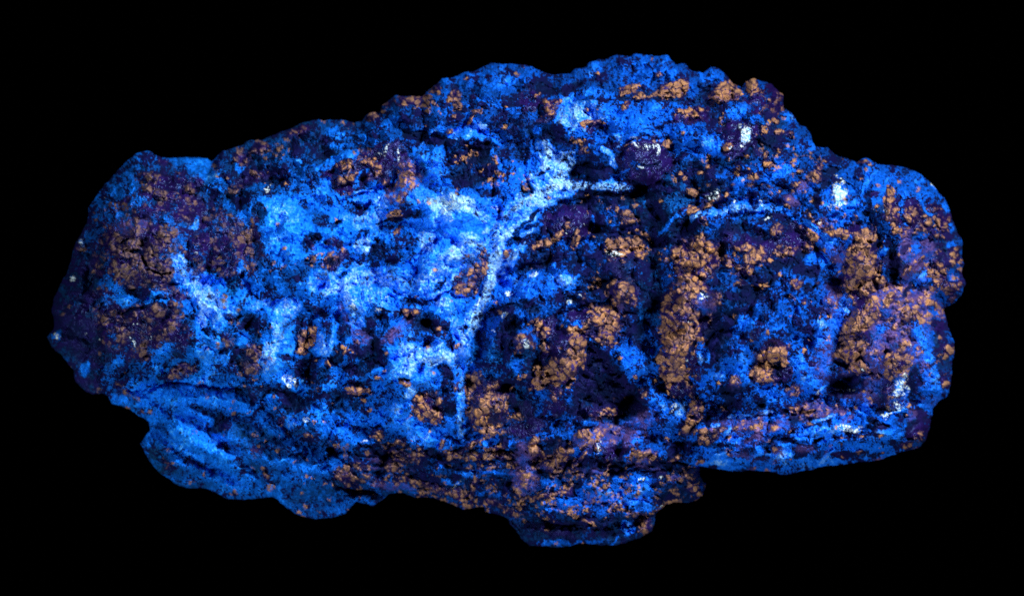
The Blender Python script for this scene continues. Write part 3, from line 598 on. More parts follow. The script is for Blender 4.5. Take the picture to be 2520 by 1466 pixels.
details(1260, 661.5, .4941, """
w 110 30 22 12; g 60 110 60 44; b 120 60 90 40; p 275 60 36 36; x 80 180 80 24; b 160 110 60 40; r 358 138 30 17; w 348 130 14 6; w 285 170 18 8; r 360 170 70 10; r 390 210 26 16; r 490 218 24 22; n 560 120 80 100; r 560 120 50 38 10
r 590 110 30 26; r 505 165 18 18; r 560 240 20 14; l 550 205 24 18; r 600 180 26 12 -20; x 440 80 50 30; q 430 50 60 40; u 320 230 110 30 -15; b 250 250 60 20; u 230 370 110 60; r 320 360 46 52; r 260 410 40 24 10; r 160 390 28 24 -20
t 168 298 9 12; r 440 300 24 24; r 462 355 38 34; r 385 268 24 20; r 490 380 30 12 20; n 400 310 40 40; r 265 490 70 60; r 230 530 46 44; r 310 510 20 50; r 240 440 40 24; c 60 385 54 48; w 70 375 22 18; r 25 370 20 22
r 130 560 44 32; t 130 500 9 24; e 60 450 80 40; e 60 640 70 50; x 100 540 40 24; b 30 480 40 30; r 210 610 34 44 10; r 200 640 24 20; x L 250 590 290 560 10; u 210 690 50 60; n 60 700 60 40; t 28 735 24 18; g 180 730 10 34 30
x L 440 450 500 520 600 640 640 700 46; x 400 400 40 40; x 420 640 60 60; e 430 580 60 40; t 500 650 50 12 15; t 440 640 16 8; t 450 725 30 14 -20; n 560 680 70 30; g 550 700 24 14; x 330 700 50 40; u 400 700 60 30
g 600 420 90 30; b 600 480 70 60; b 560 350 60 50; x 590 300 60 14; e 680 230 50 90; x 700 170 20 60; t 610 538 10 10; t 540 452 8 8; r 650 620 30 26; g 730 640 40 50; p 840 700 40 40; p 740 690 30 20; w 800 690 26 10; w 875 455 8 12
c 860 200 120 110; r 865 130 34 20; r 780 225 24 26; r 850 190 44 30; l 960 170 44 56; w 960 140 30 8; r 980 95 44 22; r 1030 150 22 40; r 915 230 24 22; r 800 295 50 24; r 895 325 48 34 -20; r 965 285 26 18; w 876 268 10 3; r 820 360 34 20 -30
r 785 415 48 24 -20; r 770 475 44 20 20; r 850 440 40 20 30; r 810 520 60 24 10; r 830 570 40 18; r 910 545 26 14 20; u 900 480 40 60; u 840 600 50 40; n 960 300 40 30; r 905 640 16 44; r 915 720 38 50 15; r 930 690 24 24; x 900 390 40 16
e 1100 100 70 100; b 1090 60 60 60; x 1090 240 26 60; t 1148 85 14 36; q 1200 100 60 60; g 1160 280 60 60; b 1190 340 70 60; x 1080 640 30 70; x 1040 560 20 40; g 960 420 40 60; p 940 450 16 30; r 1100 570 44 24; b 1150 500 60 60
g 1020 540 40 40; x 1240 680 40 26; r 1060 700 14 20; g 1100 740 80 16; p 1250 730 30 14; p 1020 770 24 18; x 980 740 30 14; r 1000 800 120 16; r 990 840 60 30; l 1130 790 110 28; p 1080 800 20 12; t 1220 790 24 14; l 1200 850 90 30
r 870 800 36 10; x 900 740 30 16; l 600 790 120 50; m 400 830 90 44; t 350 820 40 24 -20; l 480 860 60 40; w 430 890 30 10; g 620 855 30 12; m 650 940 70 44; r 640 920 40 20; r 700 940 26 20; u 500 920 80 44; x 540 880 50 14; u 70 790 100 40
x 230 880 60 40; r 130 850 50 24 -20; r 270 910 40 24; r 210 960 90 20; r 330 960 70 12; r 120 910 44 24; m 70 1060 56 50; l 60 940 60 44; r 805 945 38 18; x 800 900 50 24; x 720 970 50 14; t 420 900 20 8; r 490 965 60 8; x 560 1000 110 14
x 250 1010 110 14; b 200 1060 80 24; r 290 1090 40 16; o 400 1100 60 20; x 340 1060 60 14; g 520 1050 20 10; g 480 1120 110 26 -4; g 640 1110 90 24; m 390 1140 40 24; r 160 1130 110 12; g 350 1190 36 16; b 250 1180 90 24; g 190 1200 40 9; o 230 1230 110 14 14
r 400 1270 44 12 20; e 100 1180 60 20; g 560 1150 70 16 -8; b 470 1210 110 24 -5; r 900 1040 44 56; o 880 1130 60 24; x 790 1130 60 20; d 930 1100 30 30; w 745 1170 14 4; g 690 1170 60 20; w 640 1050 14 4; w 740 1045 10 6
n 250 1300 200 34 5; d 400 1340 120 20; g 570 1290 34 26; r 670 1270 36 60; g 230 1375 50 8; d 60 1260 60 30; x 480 1310 60 14; g 500 1370 70 6; m 820 1040 30 16; r 940 960 24 14""")
details(1795.5, 126, .4083, """
r 125 190 36 30; r 15 260 34 30; g 120 280 20 5; u 250 250 60 44; u 180 330 70 44; r 300 270 24 26; r 235 350 44 28 -10; g 60 360 60 40; o 130 350 40 24; e 240 400 60 44; r 285 405 30 18; g 350 390 44 24 40; e 250 500 70 60; x 240 540 50 40
r 300 490 34 22 30; r 370 505 26 26; g 410 500 20 26; o 440 480 50 60; g 480 590 40 20; g 340 570 34 16; b 440 580 50 26; o 560 620 100 14; u 220 650 60 40; t 230 680 30 16; t 210 620 30 16; e 60 660 80 24; g 340 710 80 34; k 110 720 70 24
r 215 820 28 44; r 130 780 50 24; o 180 740 50 24; g 60 790 50 24; x 560 760 60 60; x 620 720 34 24; r 500 770 40 44 40; r 540 700 20 20; o 430 720 60 24; o 650 680 60 18; r 820 670 44 16 -8; l 440 820 60 34; r 400 800 30 14
r 340 930 18 18; r 300 960 24 9; l 380 900 44 30; w 190 935 10 12; w 30 915 7 12; p L 0 965 120 950 200 960 300 960 13; g 100 930 80 18; w 230 1008 24 6; x 400 1000 110 13; g L 430 990 500 1060 560 1120 620 1160 13; e 100 1040 90 50
x 30 1050 40 40; b 140 1050 80 26; r 290 1075 44 44 20; u 400 1060 90 40; r 445 1075 26 12 30; x 180 1130 50 24; u 350 1150 130 60; r 320 1190 50 34 30; t 90 1190 56 26; t 130 1260 70 30; r 110 1230 60 24; b 30 1230 30 50; r 480 1195 26 26
r 555 1200 20 40; x 420 1270 90 44; g 490 1240 50 34; x 240 1350 130 60; l 680 1240 60 50; p 640 1310 16 24; r 525 1395 18 14; r 400 1400 26 26; t 70 1400 18 34; r 800 1230 95 70; r 870 1200 30 30; r 900 1290 40 40; r 720 1330 44 40; r 840 1370 34 50
r 745 1400 40 40; r 905 1380 38 34; r 850 1430 30 20; u 690 1370 34 30; x 940 1230 20 40; n 990 1260 40 110; x 990 1220 10 60; l 1130 1240 80 80; g 1120 1190 40 34; t 1155 1255 22 13; l 1210 1200 40 80 -20; r 1240 1320 50 60; r 1070 1310 16 30; x 1060 1180 40 20
g 1140 1350 50 26; g 1100 1430 60 26; x 1200 1420 40 16; m 1070 1110 50 34; r 740 1120 60 18; r 840 1105 26 16; r 870 1075 16 24; t 750 1045 26 14; u 750 1070 44 24; r 600 1060 34 34 40; m 560 1030 50 24; w 540 1025 12 9; r 680 1100 40 14
b 700 950 130 90; p 665 865 34 32; w 670 862 32 26; w 680 808 14 10; w 605 925 20 22; w 668 938 12 8; g 700 900 70 60; x 760 960 26 26; x 720 815 50 12 20; w 862 955 10 10; x 830 900 60 24; u 880 860 60 20; g 830 790 60 18; b 950 760 120 40; k 1060 730 60 30
w 655 770 30 5; x 660 790 30 9; b 560 900 34 60; x 530 870 34 60; r 960 900 30 60 -10; r 985 1000 44 50; r 975 960 30 50; g 1050 1000 24 60; u 1100 930 60 40; r 1100 990 50 44; r 1170 1010 40 50; r 1120 950 30 20; g 1200 960 20 30; r 1290 1030 50 50
g 1310 940 24 30; r 1240 940 40 30; u 1010 900 24 44; p 1222 808 12 28 -38; b 1150 800 60 40; g 1330 1060 20 30; b 1160 1110 50 24; r 1260 1110 40 13; g 1340 1170 34 30; r 1360 1230 30 50; n 1310 1280 24 80; b 1390 1290 20 50; o 1350 1340 40 40; r 1370 1400 40 30
x 860 1150 40 13; g 720 1150 60 13; g 920 1220 44 24; k 900 1150 40 16; l 630 1430 40 14; b 600 1300 40 60; g 560 1250 30 40; m 1040 1450 80 20""")
details(1795.5, 661.5, .3868, """
r 85 85 20 34; r 430 90 30 34; r 555 88 26 14; g 660 20 16 24; x 500 120 40 30; x 120 150 60 40; r 470 210 24 16; g 730 230 50 44; p 745 240 34 40; l 780 240 24 40; l 620 200 40 30; m 760 310 36 30; b 560 180 60 50; g 580 350 50 50; p 590 350 24 24
k 260 300 80 60; g 60 400 44 60; x 30 300 40 60; r 235 395 11 30 15; r 500 458 16 14; u 160 420 50 40; t 300 530 50 46; t 225 560 44 30 -20; t 340 590 30 28; t 215 670 55 50 20; t 160 660 40 20; x 305 620 50 50; u 290 470 50 24; u 350 650 40 30
g 420 560 60 60; p 560 340 16 16; g 100 560 60 60; m 35 730 34 34; g 450 640 30 40; m 470 660 20 24; m 400 780 60 34 -20; r 430 790 30 16; r 360 770 20 12; l 560 820 60 16; p 600 770 30 10 -50; g 560 800 40 12; g 500 720 70 60; u 530 600 20 24; g 660 640 50 40
x 740 740 120 60; b 720 710 60 13; w 730 770 60 5; g 660 770 24 10; x 700 600 40 24; r 830 640 56 34 10; r 800 610 30 14; w 840 640 14 8; x 760 595 60 9; r 790 490 50 50; r 760 460 40 34; r 850 430 40 50; r 800 400 44 34; r 870 330 50 50; r 920 290 40 44
r 780 540 44 24; r 850 520 13 24; r 890 230 40 34; u 830 230 34 60 -30; r 800 130 56 24; r 780 60 50 50; r 880 40 30 50; r 900 120 34 24; u 820 170 60 24; r 970 75 34 26; m 990 150 60 40; m 940 120 24 50; m 1040 180 60 34; r 1020 190 30 30; m 1100 190 60 40
u 880 450 30 60 -30; e 950 410 60 20 -20; g 980 370 60 34; m 1080 330 60 40; m 960 470 50 40; m 950 520 34 34; e 1040 470 60 44; x 1010 530 34 24 -30; m 1110 470 30 50; r 1098 474 12 10; l 1030 290 50 40; l 920 590 60 24; r 1155 300 70 36 15; r 1165 290 56 40 20
g L 1180 340 1230 450 1270 560 1300 680 1310 780 30; l 1160 560 24 60; m 1200 520 20 40; l 1230 600 20 60; x 1200 700 20 60; r 1085 545 60 24; r 1070 590 70 50; r 1100 600 40 40; r 1010 620 30 34; r 1020 700 34 34; r 1050 560 34 24; u 1000 760 44 60
w 1110 700 26 34; w 1085 780 14 50; w 1065 850 22 34; w 1110 770 30 20; b 1100 740 50 60; r 1030 820 40 13; x 1150 740 20 60; n 960 820 26 50; l 930 700 34 60; x 915 780 11 16; b 1260 780 50 60; l 900 780 40 60; g 850 900 60 34; b 900 920 50 34
r 1380 740 24 40; r 1360 800 20 18; u 1320 350 34 50; r 1390 530 40 34; m 1240 220 44 40; r 1295 230 20 26; m 1270 140 30 30; b 1300 270 34 20; x 1140 130 60 20; b 1350 150 50 40; r 1430 190 34 13; r 1390 110 40 60; b 1420 60 30 50; b 1400 430 34 50
x 420 950 70 34; x 350 910 30 20; m 410 900 40 20; m 540 880 70 34; m 500 920 50 24; r 520 900 34 10; m 620 880 40 24; u 660 880 14 14; p L 480 985 600 955 660 930 12; t 500 980 34 12; w 610 955 22 5 -20; p L 0 935 150 930 270 910 13; l 120 990 130 34
t 170 1005 30 18; t 105 1020 14 8; t 40 1015 20 8; w 188 1020 8 3; l 340 990 60 40; t 380 1020 8 13; b 450 1000 40 24; g 600 1060 60 24; w 740 1020 66 20 8; p 740 1015 56 13; l 740 950 60 20; d 760 1080 60 13 -10; r 710 1075 24 9; x 560 1090 50 13
x 440 1190 60 18 -20; g 520 1105 14 20; g 420 1070 60 24; k 640 1110 40 24; m 640 1150 60 14; u 700 1190 60 20; b 840 1110 90 18; g 1050 1110 60 20; g 1080 1060 34 24; b 1000 1160 60 14; o 850 1070 60 10 -20; w 1000 935 20 14; g L 1000 910 1100 900 1230 865 12
x 930 970 50 24; n 960 1010 60 24; n 1200 950 50 60; n 1150 1000 40 40; r 1200 1080 34 50 30; r 1150 1110 40 20 -20; l 1160 930 40 30; d 1080 970 60 30; g 950 1040 60 18; x 900 1000 30 18; g 100 1070 110 13; o 80 1180 80 24; m 70 1170 40 20; r 115 1200 30 12
g 300 1210 90 24; p 320 1195 24 10; d 430 1140 60 24; g 600 1210 90 13; b 200 1140 100 20; x 250 1110 60 10; r 220 1095 24 6; g 850 1210 60 8; o 20 1200 20 20; g 450 1230 80 18; d 740 1130 70 20; x 1000 1000 24 10""")


for a in LIFTS: lift(*a)
for a in [(398,595,52,46),(345,572,34,22),(300,640,30,34),(345,670,40,24),(548,618,44,32),(490,590,26,20),(580,600,22,18),(1400,850,40,34),(1395,895,36,34),(1680,775,36,28),
          (1670,860,34,30),(2125,650,36,36),(2120,790,34,44),(2205,900,32,40),(1205,1005,40,40),(1538,722,34,30),(382,446,28,18),(1300,845,24,22),(2240,640,34,44)]:
    dome(E(*a), 24, .6)
for a in [(300,470,70,34,-45),(240,560,26,60,10),(330,420,50,20,-20),(420,420,60,16,10)]:
    paint(E(*a), 'dark', .6, .5, cov=.45)
for a in [(1590,470,60,20,-20),(1460,560,30,16,0),(1610,880,26,80,-14),(1770,620,20,50,10),(1990,830,20,70,10),(2160,620,16,60,0),(1270,960,40,18,20),(1430,760,60,12,-14),(930,470,80,12,-14),(1040,620,60,10,-35),(760,880,18,60,0)]:
    dome(E(*a), -34, .8)
for a in [(1500,660,60,34,0),(1640,640,26,40,0),(1800,720,60,50,0),(1930,720,40,60,0),(1020,500,60,30,0),(830,560,70,40,0),(1290,760,50,40,0),(1000,940,60,40,0),(1700,330,60,30,0)]:
    dome(E(*a), 32, .7)
paint(E(1110, 503, 44, 20, 4), 'pale', .95, .3, tone=1.35, cov=.95); paint(E(1140, 545, 40, 24), 'blue', .7, .5, tone=.62, cov=1); dome(E(1125, 515, 52, 34), 16, .6)
for pts, wd, t in [([(1170,520),(1188,548)], 5, 1.1), ([(1040,600),(1062,575),(1058,610)], 9, 1.05), ([(1085,640),(1140,590),(1165,600)], 7, 1.1), ([(880,600),(905,590),(900,620)], 8, 1.1),
                   ([(800,720),(860,700),(930,680),(1000,690)], 7, 1.0), ([(1000,880),(1040,860),(1060,900),(1100,880)], 7, 1.1), ([(1375,382),(1410,372)], 6, 1.1), ([(450,670),(500,715),(545,760)], 8, 1.0)]:
    paint(L(pts, wd), 'pale', .85, .4, tone=t, cov=.75)
for a in [(735,800,9,40,10),(655,800,10,44,-14),(700,880,26,8,20),(800,800,12,40,-10),(770,760,30,9,20),(840,840,10,30,20),(600,780,30,10,-30),(520,820,24,9,30),(960,640,30,10,-20),(1010,740,36,9,10),(760,600,24,9,-30),(1080,700,30,7,-35)]:
    paint(E(*a), 'dark', .75, .5, cov=.3); dome(E(*a), -8)
LB = []
for pts, wd, t in [([(345,985),(470,965),(600,1000)], 22, .62), ([(370,1010),(450,1050),(530,1120),(620,1180)], 17, .60), ([(520,1110),(640,1130),(760,1150)], 15, .52),
                   ([(430,990),(520,1040)], 10, .62), ([(640,1020),(700,1080),(790,1130)], 14, .5), ([(700,1180),(800,1150),(850,1130)], 16, .5), ([(560,1200),(640,1205)], 14, .55),
                   ([(385,1080),(440,1140),(540,1180)], 12, .5)]:
    LB.append((pts, wd, t))
# dark indigo ground between the crystals at the left bulge, and the folded hollow left of the cavity
for a in [(470,520,90,34,20),(560,560,60,26,10),(480,640,26,50,0),(255,620,26,60,5),(430,720,50,16,20),(300,520,60,24,-20),(620,600,24,60,0),(260,760,30,70,0),(330,850,60,30,0)]:
    paint(E(*a), 'some', .8, .5, cov=.2, tan=.34, brown=.8)
for a in [(1250,760,34,14,-10),(1320,650,60,14,-20),(1420,740,50,12,10),(1560,800,20,50,-20),(1770,840,22,50,10),(1840,730,40,14,0),(1960,660,50,14,10),(1800,960,40,12,0),(1690,560,40,22,-20),(1620,520,26,34,0)]:
    paint(E(*a), 'black', .75, .5); dome(E(*a), -16)
rs = random.Random(8)
for k in range(70):
    x = rs.uniform(1720, 2290); y = rs.uniform(1085, 1160)
    kd = rs.choice(['deep', 'dark', 'bright', 'blue', 'black', 'tanc', 'lav']); z_ = .5 if kd == 'tanc' else 1
    a = E(x, y, rs.uniform(10, 34) * z_, rs.uniform(4, 11) * z_, rs.uniform(-16, 8)); paint(a, kd, .75, .4); dome(a, rs.uniform(4, 10) if kd != 'black' else -10)
for k in range(60):
    x = rs.uniform(330, 900); y = rs.uniform(980, 1250)
    kd = rs.choice(['deep', 'deep', 'bright', 'blue', 'dark', 'dark', 'brown'])
    a = E(x, y, rs.uniform(8, 34), rs.uniform(4, 12), rs.uniform(10, 55)); paint(a, kd, .6, .5); dome(a, rs.uniform(3, 10) if kd != 'dark' else -8)
for pts, wd, t in LB:
    paint(L(pts, wd), 'blue', .8, .5, tone=t - .06, cov=.84); dome(L(pts, wd * 1.2), 22, .8)
for pts, wd, t in [([(1345,350),(1352,385),(1338,415)], 9, 1.25), ([(1375,385),(1400,400),(1385,440),(1340,470),(1310,492)], 13, 1.28), ([(1400,455),(1470,460),(1535,463)], 11, 1.2),
                   ([(1305,495),(1262,515)], 8, 1.05), ([(1290,600),(1250,640),(1215,700)], 6, .95), ([(1222,610),(1212,680),(1185,750),(1160,820)], 12, 1.3),
                   ([(1262,520),(1200,590),(1140,650)], 8, .95), ([(1160,820),(1142,900),(1132,980),(1136,1075)], 6, .8), ([(845,700),(868,760),(885,800)], 10, 1.0)]:
    paint(L(pts, wd), 'pale', .9, .3, tone=t, cov=.82)
paint(E(1592, 398, 58, 54), 'pur', .95, .2, cov=.05); dome(E(1592, 398, 62, 58), 30, .5)
paint(L([(1560,400),(1600,410),(1625,400)], 3), 'black'); paint(E(1562, 412, 16, 14), 'blue', .8, cov=.5)
paint(L([(1540,372),(1550,352),(1590,338),(1630,344)], 4), 'bright', .8, cov=.7)
for a in [(1556,352,6,3),(1610,352,3,8),(1618,372,3,5),(1578,412,5,3)]: paint(E(*a), 'glint', 1.0, .4, tone=1.0)
# dark cavity: the crevice shadow is painted black, the hollow is modelled
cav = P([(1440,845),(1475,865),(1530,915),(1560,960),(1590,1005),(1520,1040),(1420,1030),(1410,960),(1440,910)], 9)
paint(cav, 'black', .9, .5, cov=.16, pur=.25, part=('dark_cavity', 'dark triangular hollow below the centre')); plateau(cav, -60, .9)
paint(E(1480, 1015, 60, 14), 'some', tan=.3)
# pale ridge at right
v3 = L([(1700,540),(1745,518),(1850,512),(1930,516)], 8)
feat(v3, 'pale', (VN, 'thin pale ridge line at the right'), 12, cov=.86, tone=.84)
paint(L([(1930,520),(2000,560),(2060,600)], 8), 'bright', tone=.6, cov=.9)
paint(L([(800,410),(840,385),(880,375)], 8), 'bright', tone=.5, cov=.95); dome(L([(800,410),(880,375)], 9), 12)
paint(E(482, 548, 10, 18, 30), 'pale', tone=.8); dome(E(482, 548, 12, 20, 30), 10)
feat(E(2070, 490, 44, 36), 'blue', ('blue_knob', 'blue knob topped by a white spot at the upper right'), 22, cov=.85, tone=.48)
# white glints painted in as near-white colour, and white spots
for a in [(1830,332,14,19,0),(2065,478,15,14,0),(2060,462,9,9,0),(1825,362,5,3,0),(1755,482,14,9,-20),(2215,950,10,28,25),(1292,846,8,9,0),(1520,625,12,4,0),
          (1400,748,7,4,0),(1240,775,6,4,0),(1315,678,8,5,0),(1590,362,5,10,20),(1555,340,9,3,0),(2296,455,4,10,-35),(2070,500,14,5,0),(1870,500,4,5,0),
          (2180,520,5,4,0),(2100,1058,26,7,-5),(2200,1010,30,4,-20),(752,1032,7,6,0),(712,938,12,8,0),(2015,965,8,3,-40),(870,748,4,10,0),(198,595,5,4,0),
          (182,683,5,6,30),(140,825,8,6,0),(245,830,3,7,0),(1395,575,3,3,0),(1735,720,8,4,0),(655,465,8,2,0),(1175,745,4,10,10),(1800,365,4,3,0),(2240,850,3,4,0)]:
    paint(E(*a), 'glint', 1.0, .4, tone=1.0)
paint(E(1829, 334, 14, 19), 'pale', pur=0, cov=.75, tone=1.45, spk=0, fine=.3, part=('white_spot', 'brilliant white spot in the purple patch at upper right'))
paint(E(2066, 480, 13, 12), 'pale', pur=0, cov=.85, tone=1.4, part=('white_spot', 'white spot on the blue knob'))
paint(E(722, 1036, 14, 12), 'bright', tone=.85, cov=1, rough=.3, part=('pale_pebble', 'pale blue pebble over the lower left lobe')); dome(E(722, 1036, 14, 12), 16)

# ------------------------------------------------------------------ fine relief and colour from the painted fields
N1 = fbm(WU, WV, 95, 4, 31)
N2 = fbm(U, V, 34, 4, 36, .6)
NG = fbm(U, V, 11, 3, 41, .75)
NF = fbm(U, V, 4.6, 2, 47, .8)
RID = 1 - np.abs(fbm(WU, WV, 48, 4, 52, .55)) * 3.2
f1b, f2b, idb = worley(U + 2.0 * NG, V + 2.0 * NF, 8.5, 3)
f1c, f2c, idc = worley(WU + 7 * N2 + 2.6 * NG, WV + 6 * N1 + 3 * NG, 20, 5)
f1d, f2d, idd = worley(WU + 9 * N2 + 1.5 * NG, WV + 9 * N1, 46, 6)
f1s, f2s, ids = worley(U + 1.6 * NF + 3 * N2, V + 1.6 * NG, 11, 9)

rank = 0.5 + 0.5 * np.tanh(1.6 * (0.88 * N2 + 0.72 * NG + 0.58 * NF + 0.30 * (0.5 - f1b)) / 0.62)
vein = sst(.10, .0, np.abs(fbm(WU, WV, 85, 4, 66, .6))) * sst(-.1, .3, N1 + N2)
cov = np.clip(CH['cov'] - .03 - .09 * sst(1200, 1500, U) + 0.30 * N1 + .25 * vein, 0, 1.1)
pw = .12 + .14 * sst(.5, .9, CH['tone'])
powder = sst(-1, 1, (cov - rank + .05 * NF) / pw)
dens = CH['spk'] * sst(-.25, .45, fbm(WU, WV, 60, 3, 61) + .25 * NG)
blob = sst(.80, .30, f1s + .5 * NG + .35 * NF + .3 * (ids * 7 % 1) - .1) * (ids < dens * .9) * sst(-.35, .0, NG + .4 * N2)
cell = np.clip(1 - f1c * 1.15, 0, 1)
edge = np.clip((f2c - f1c) * 2.6, 0, 1)
grain = np.clip(1 - f1b * 1.2, 0, 1)
tanf = CH['tan']
big = np.clip((f2d - f1d) * 1.8, 0, 1) ** .6 * .6 + .4 * np.clip(1 - f1d * f1d * 1.4, 0, 1)
tn = edge * .26 + cell * .22 + .42 * big + (.30 * N2 + .22 * NG + .12 * NF) + .30 * (idc - .5) + .22 * (idd - .5)
seam = sst(.02, .20, f2c - f1c + .05 * NF) * (.35 + .65 * sst(.0, .12, f2d - f1d))
tanm = sst(-.16, .30, tn - (1.0 - tanf) * .98 + .02) * sst(.03, .1, tanf) * (.12 + .88 * seam)
tanall = np.clip(np.maximum(tanm, blob * (.35 + .65 * (1 - CH['pur']))), 0, 1)

# relief
rg = CH['rough']; fi = CH['fine']
f1e, f2e, ide = worley(WU + 22 * N1 + 6 * N2, WV + 22 * N1, 120, 12)
Hd = (.45 + .55 * rg) * 44 * fbm(WU, WV, 210, 2, 34) + rg * (50 * N1 + 13 * RID + 17 * N2 + 38 * np.clip((f2e - f1e) * 2.2, 0, 1) ** .7) + (0.35 + .65 * rg) * 5.6 * NG
Hd += fi * (1.1 * NF + grain * 2.2) + powder * fi * 3.4
Hd += CH['pur'] * (.35 + .65 * tanf ** .5) * (big * 24 + edge ** .5 * 5.5) + tanf ** .5 * tanm * 4.0 + blob * 4.5
lav_l = CH['lav'] * grain * 3
Hd += lav_l
D0 = np.clip(SD, 0, None)
Rr = 150.0
infl = 190 * np.sqrt(np.clip(1 - (1 - np.clip(D0 / Rr, 0, 1)) ** 2, 0, 1)) + 90 * sst(0, 420, D0)
fade = sst(0, 34, D0) * .7 + .3 * sst(0, 9, D0)
Z = infl + (H + Hd) * fade
Z = np.where(SD > 0, np.maximum(Z, 0.5), 0)

def ramp(t, stops):
    t = np.clip(t, stops[0][0], stops[-1][0]); out = np.zeros(t.shape + (3,), np.float32)
    for c in range(3):
        out[..., c] = np.interp(t, [s[0] for s in stops], [s[1][c] for s in stops])
    return out
tone = CH['tone'] - .07 + .22 * N2 + .12 * N1 + .24 * NG + .22 * NF + .07 * (idb - .5) + .16 * vein * (1 - CH['pur'])
tone = tone + sst(.55, .85, CH['tone']) * (.30 * (idb - .5) + .25 * sst(.05, .3, f2b - f1b) - .17 + .15 * NF)
C_T = tone
blue = ramp(tone, [(0, (.002, .020, .085)), (.25, (.001, .055, .36)), (.5, (.003, .135, .84)), (.72, (.016, .225, .97)),
                   (.9, (.09, .34, .98)), (1.1, (.22, .50, .98)), (1.4, (.38, .72, .98)), (1.7, (.6, .9, .98))])
tl = CH['teal'][..., None]
blue[..., 1] *= 1 + .26 * sst(1350, 500, U) * sst(.75, .95, 1.6 - CH['tone'])
blue = blue * (1 - tl) + blue * np.array([1.0, .85, .55]) * tl
def mix(a, b, m):
    if not isinstance(b, np.ndarray): b = np.array(b, np.float32)
    m = m[..., None]
    return a * (1 - m) + b * m
dark = mix(np.zeros(U.shape + (3,), np.float32) + np.array([.0015, .006, .034], np.float32), (.004, .004, .05), sst(-.3, .5, N2))
C = mix(dark, blue, powder)
pv = sst(-.5, .7, N2 + NG * .6)
purple = mix(np.zeros_like(C) + np.array([.005, .002, .034], np.float32), (.018, .006, .098), pv)
C = mix(C, purple, CH['pur'] * (1 - powder * .8))
lavc = mix(np.zeros_like(C) + np.array([.045, .065, .42], np.float32), (.13, .075, .24), sst(-.3, .35, N2 + .4 * NF))
C = mix(C, lavc, np.clip(CH['lav'] * sst(-.6, .1, NG + N2 * .5), 0, 1) * .66)
tcol = mix(np.zeros_like(C) + np.array([.385, .190, .062], np.float32), (.46, .245, .110), np.clip(idc, 0, 1))
tcol = mix(tcol, (.15, .095, .07), np.clip(CH['brown'] * .8 * (.55 + .45 * sst(1500, 700, U)) + .25 * sst(.1, .6, -N2), 0, 1))
tcol = mix(tcol, (.13, .085, .07), .75 * sst(760, 560, U))
tcol = mix(tcol, purple * 1.0, .30 * sst(-.1, .5, -N2 - .5 * NG + .2))
tcol *= (1 + .22 * NF + .16 * NG)[..., None]
C = mix(C, tcol, tanall * (.70 + .30 * sst(-.3, .3, NG + .3 * N2)))
wh = CH['wht'] * sst(.04, .22, NG + .9 * NF + .04)
C = mix(C, (.72, .93, .98), wh)
C = np.clip(C, 0, .96)
GLO = np.clip(.15 + .75 * CH['pur'] * (1 - tanall * .8) + .9 * wh + .15 * CH['lav'], 0, 1)

# ------------------------------------------------------------------ materials
def rock_material():
    m = bpy.data.materials.new("fluorescent_rock"); m.use_nodes = True
    nt = m.node_tree; n = nt.nodes; l = nt.links; b = n["Principled BSDF"]
    at = n.new("ShaderNodeAttribute"); at.attribute_name = "mineral"
    ag = n.new("ShaderNodeAttribute"); ag.attribute_name = "gloss"
    tc = n.new("ShaderNodeTexCoord")
    no = n.new("ShaderNodeTexNoise"); no.inputs["Scale"].default_value = 3200; no.inputs["Detail"].default_value = 3
    l.new(tc.outputs["Object"], no.inputs["Vector"])
    mr = n.new("ShaderNodeMapRange"); mr.inputs[1].default_value = .3; mr.inputs[2].default_value = .7
    mr.inputs[3].default_value = .74; mr.inputs[4].default_value = 1.22
    l.new(no.outputs["Fac"], mr.inputs[0])
    mx = n.new("ShaderNodeVectorMath"); mx.operation = 'MULTIPLY'
    l.new(at.outputs["Color"], mx.inputs[0]); l.new(mr.outputs[0], mx.inputs[1])
    l.new(mx.outputs[0], b.inputs["Base Color"])
    ro = n.new("ShaderNodeMapRange"); ro.inputs[3].default_value = .85; ro.inputs[4].default_value = .26
    l.new(ag.outputs["Fac"], ro.inputs[0]); l.new(ro.outputs[0], b.inputs["Roughness"])
    sp = n.new("ShaderNodeMapRange"); sp.inputs[3].default_value = .03; sp.inputs[4].default_value = .85
    l.new(ag.outputs["Fac"], sp.inputs[0]); l.new(sp.outputs[0], b.inputs["Specular IOR Level"])
    b.inputs["Specular Tint"].default_value = (.25, .45, 1, 1)
    bp = n.new("ShaderNodeBump"); bp.inputs["Strength"].default_value = .5; bp.inputs["Distance"].default_value = .0003
    l.new(no.outputs["Fac"], bp.inputs["Height"]); l.new(bp.outputs[0], b.inputs["Normal"])
    return m
ROCK = rock_material()

def black_material():
    m = bpy.data.materials.new("black_cloth"); m.use_nodes = True
    nt = m.node_tree; n = nt.nodes; b = n["Principled BSDF"]
    no = n.new("ShaderNodeTexNoise"); no.inputs["Scale"].default_value = 400
    mr = n.new("ShaderNodeMapRange"); mr.inputs[3].default_value = 0.0; mr.inputs[4].default_value = .00004
    nt.links.new(no.outputs["Fac"], mr.inputs[0]); nt.links.new(mr.outputs[0], b.inputs["Base Color"])
    b.inputs["Specular IOR Level"].default_value = 0; b.inputs["Roughness"].default_value = 1
    return m
BLACK = black_material()

# ------------------------------------------------------------------ build the meshes
def to_world(u, v, z):
    k = (DIST - z * S) / DIST
    return np.stack([(u - CX) * S * k, (CY - v) * S * k, z * S], -1)

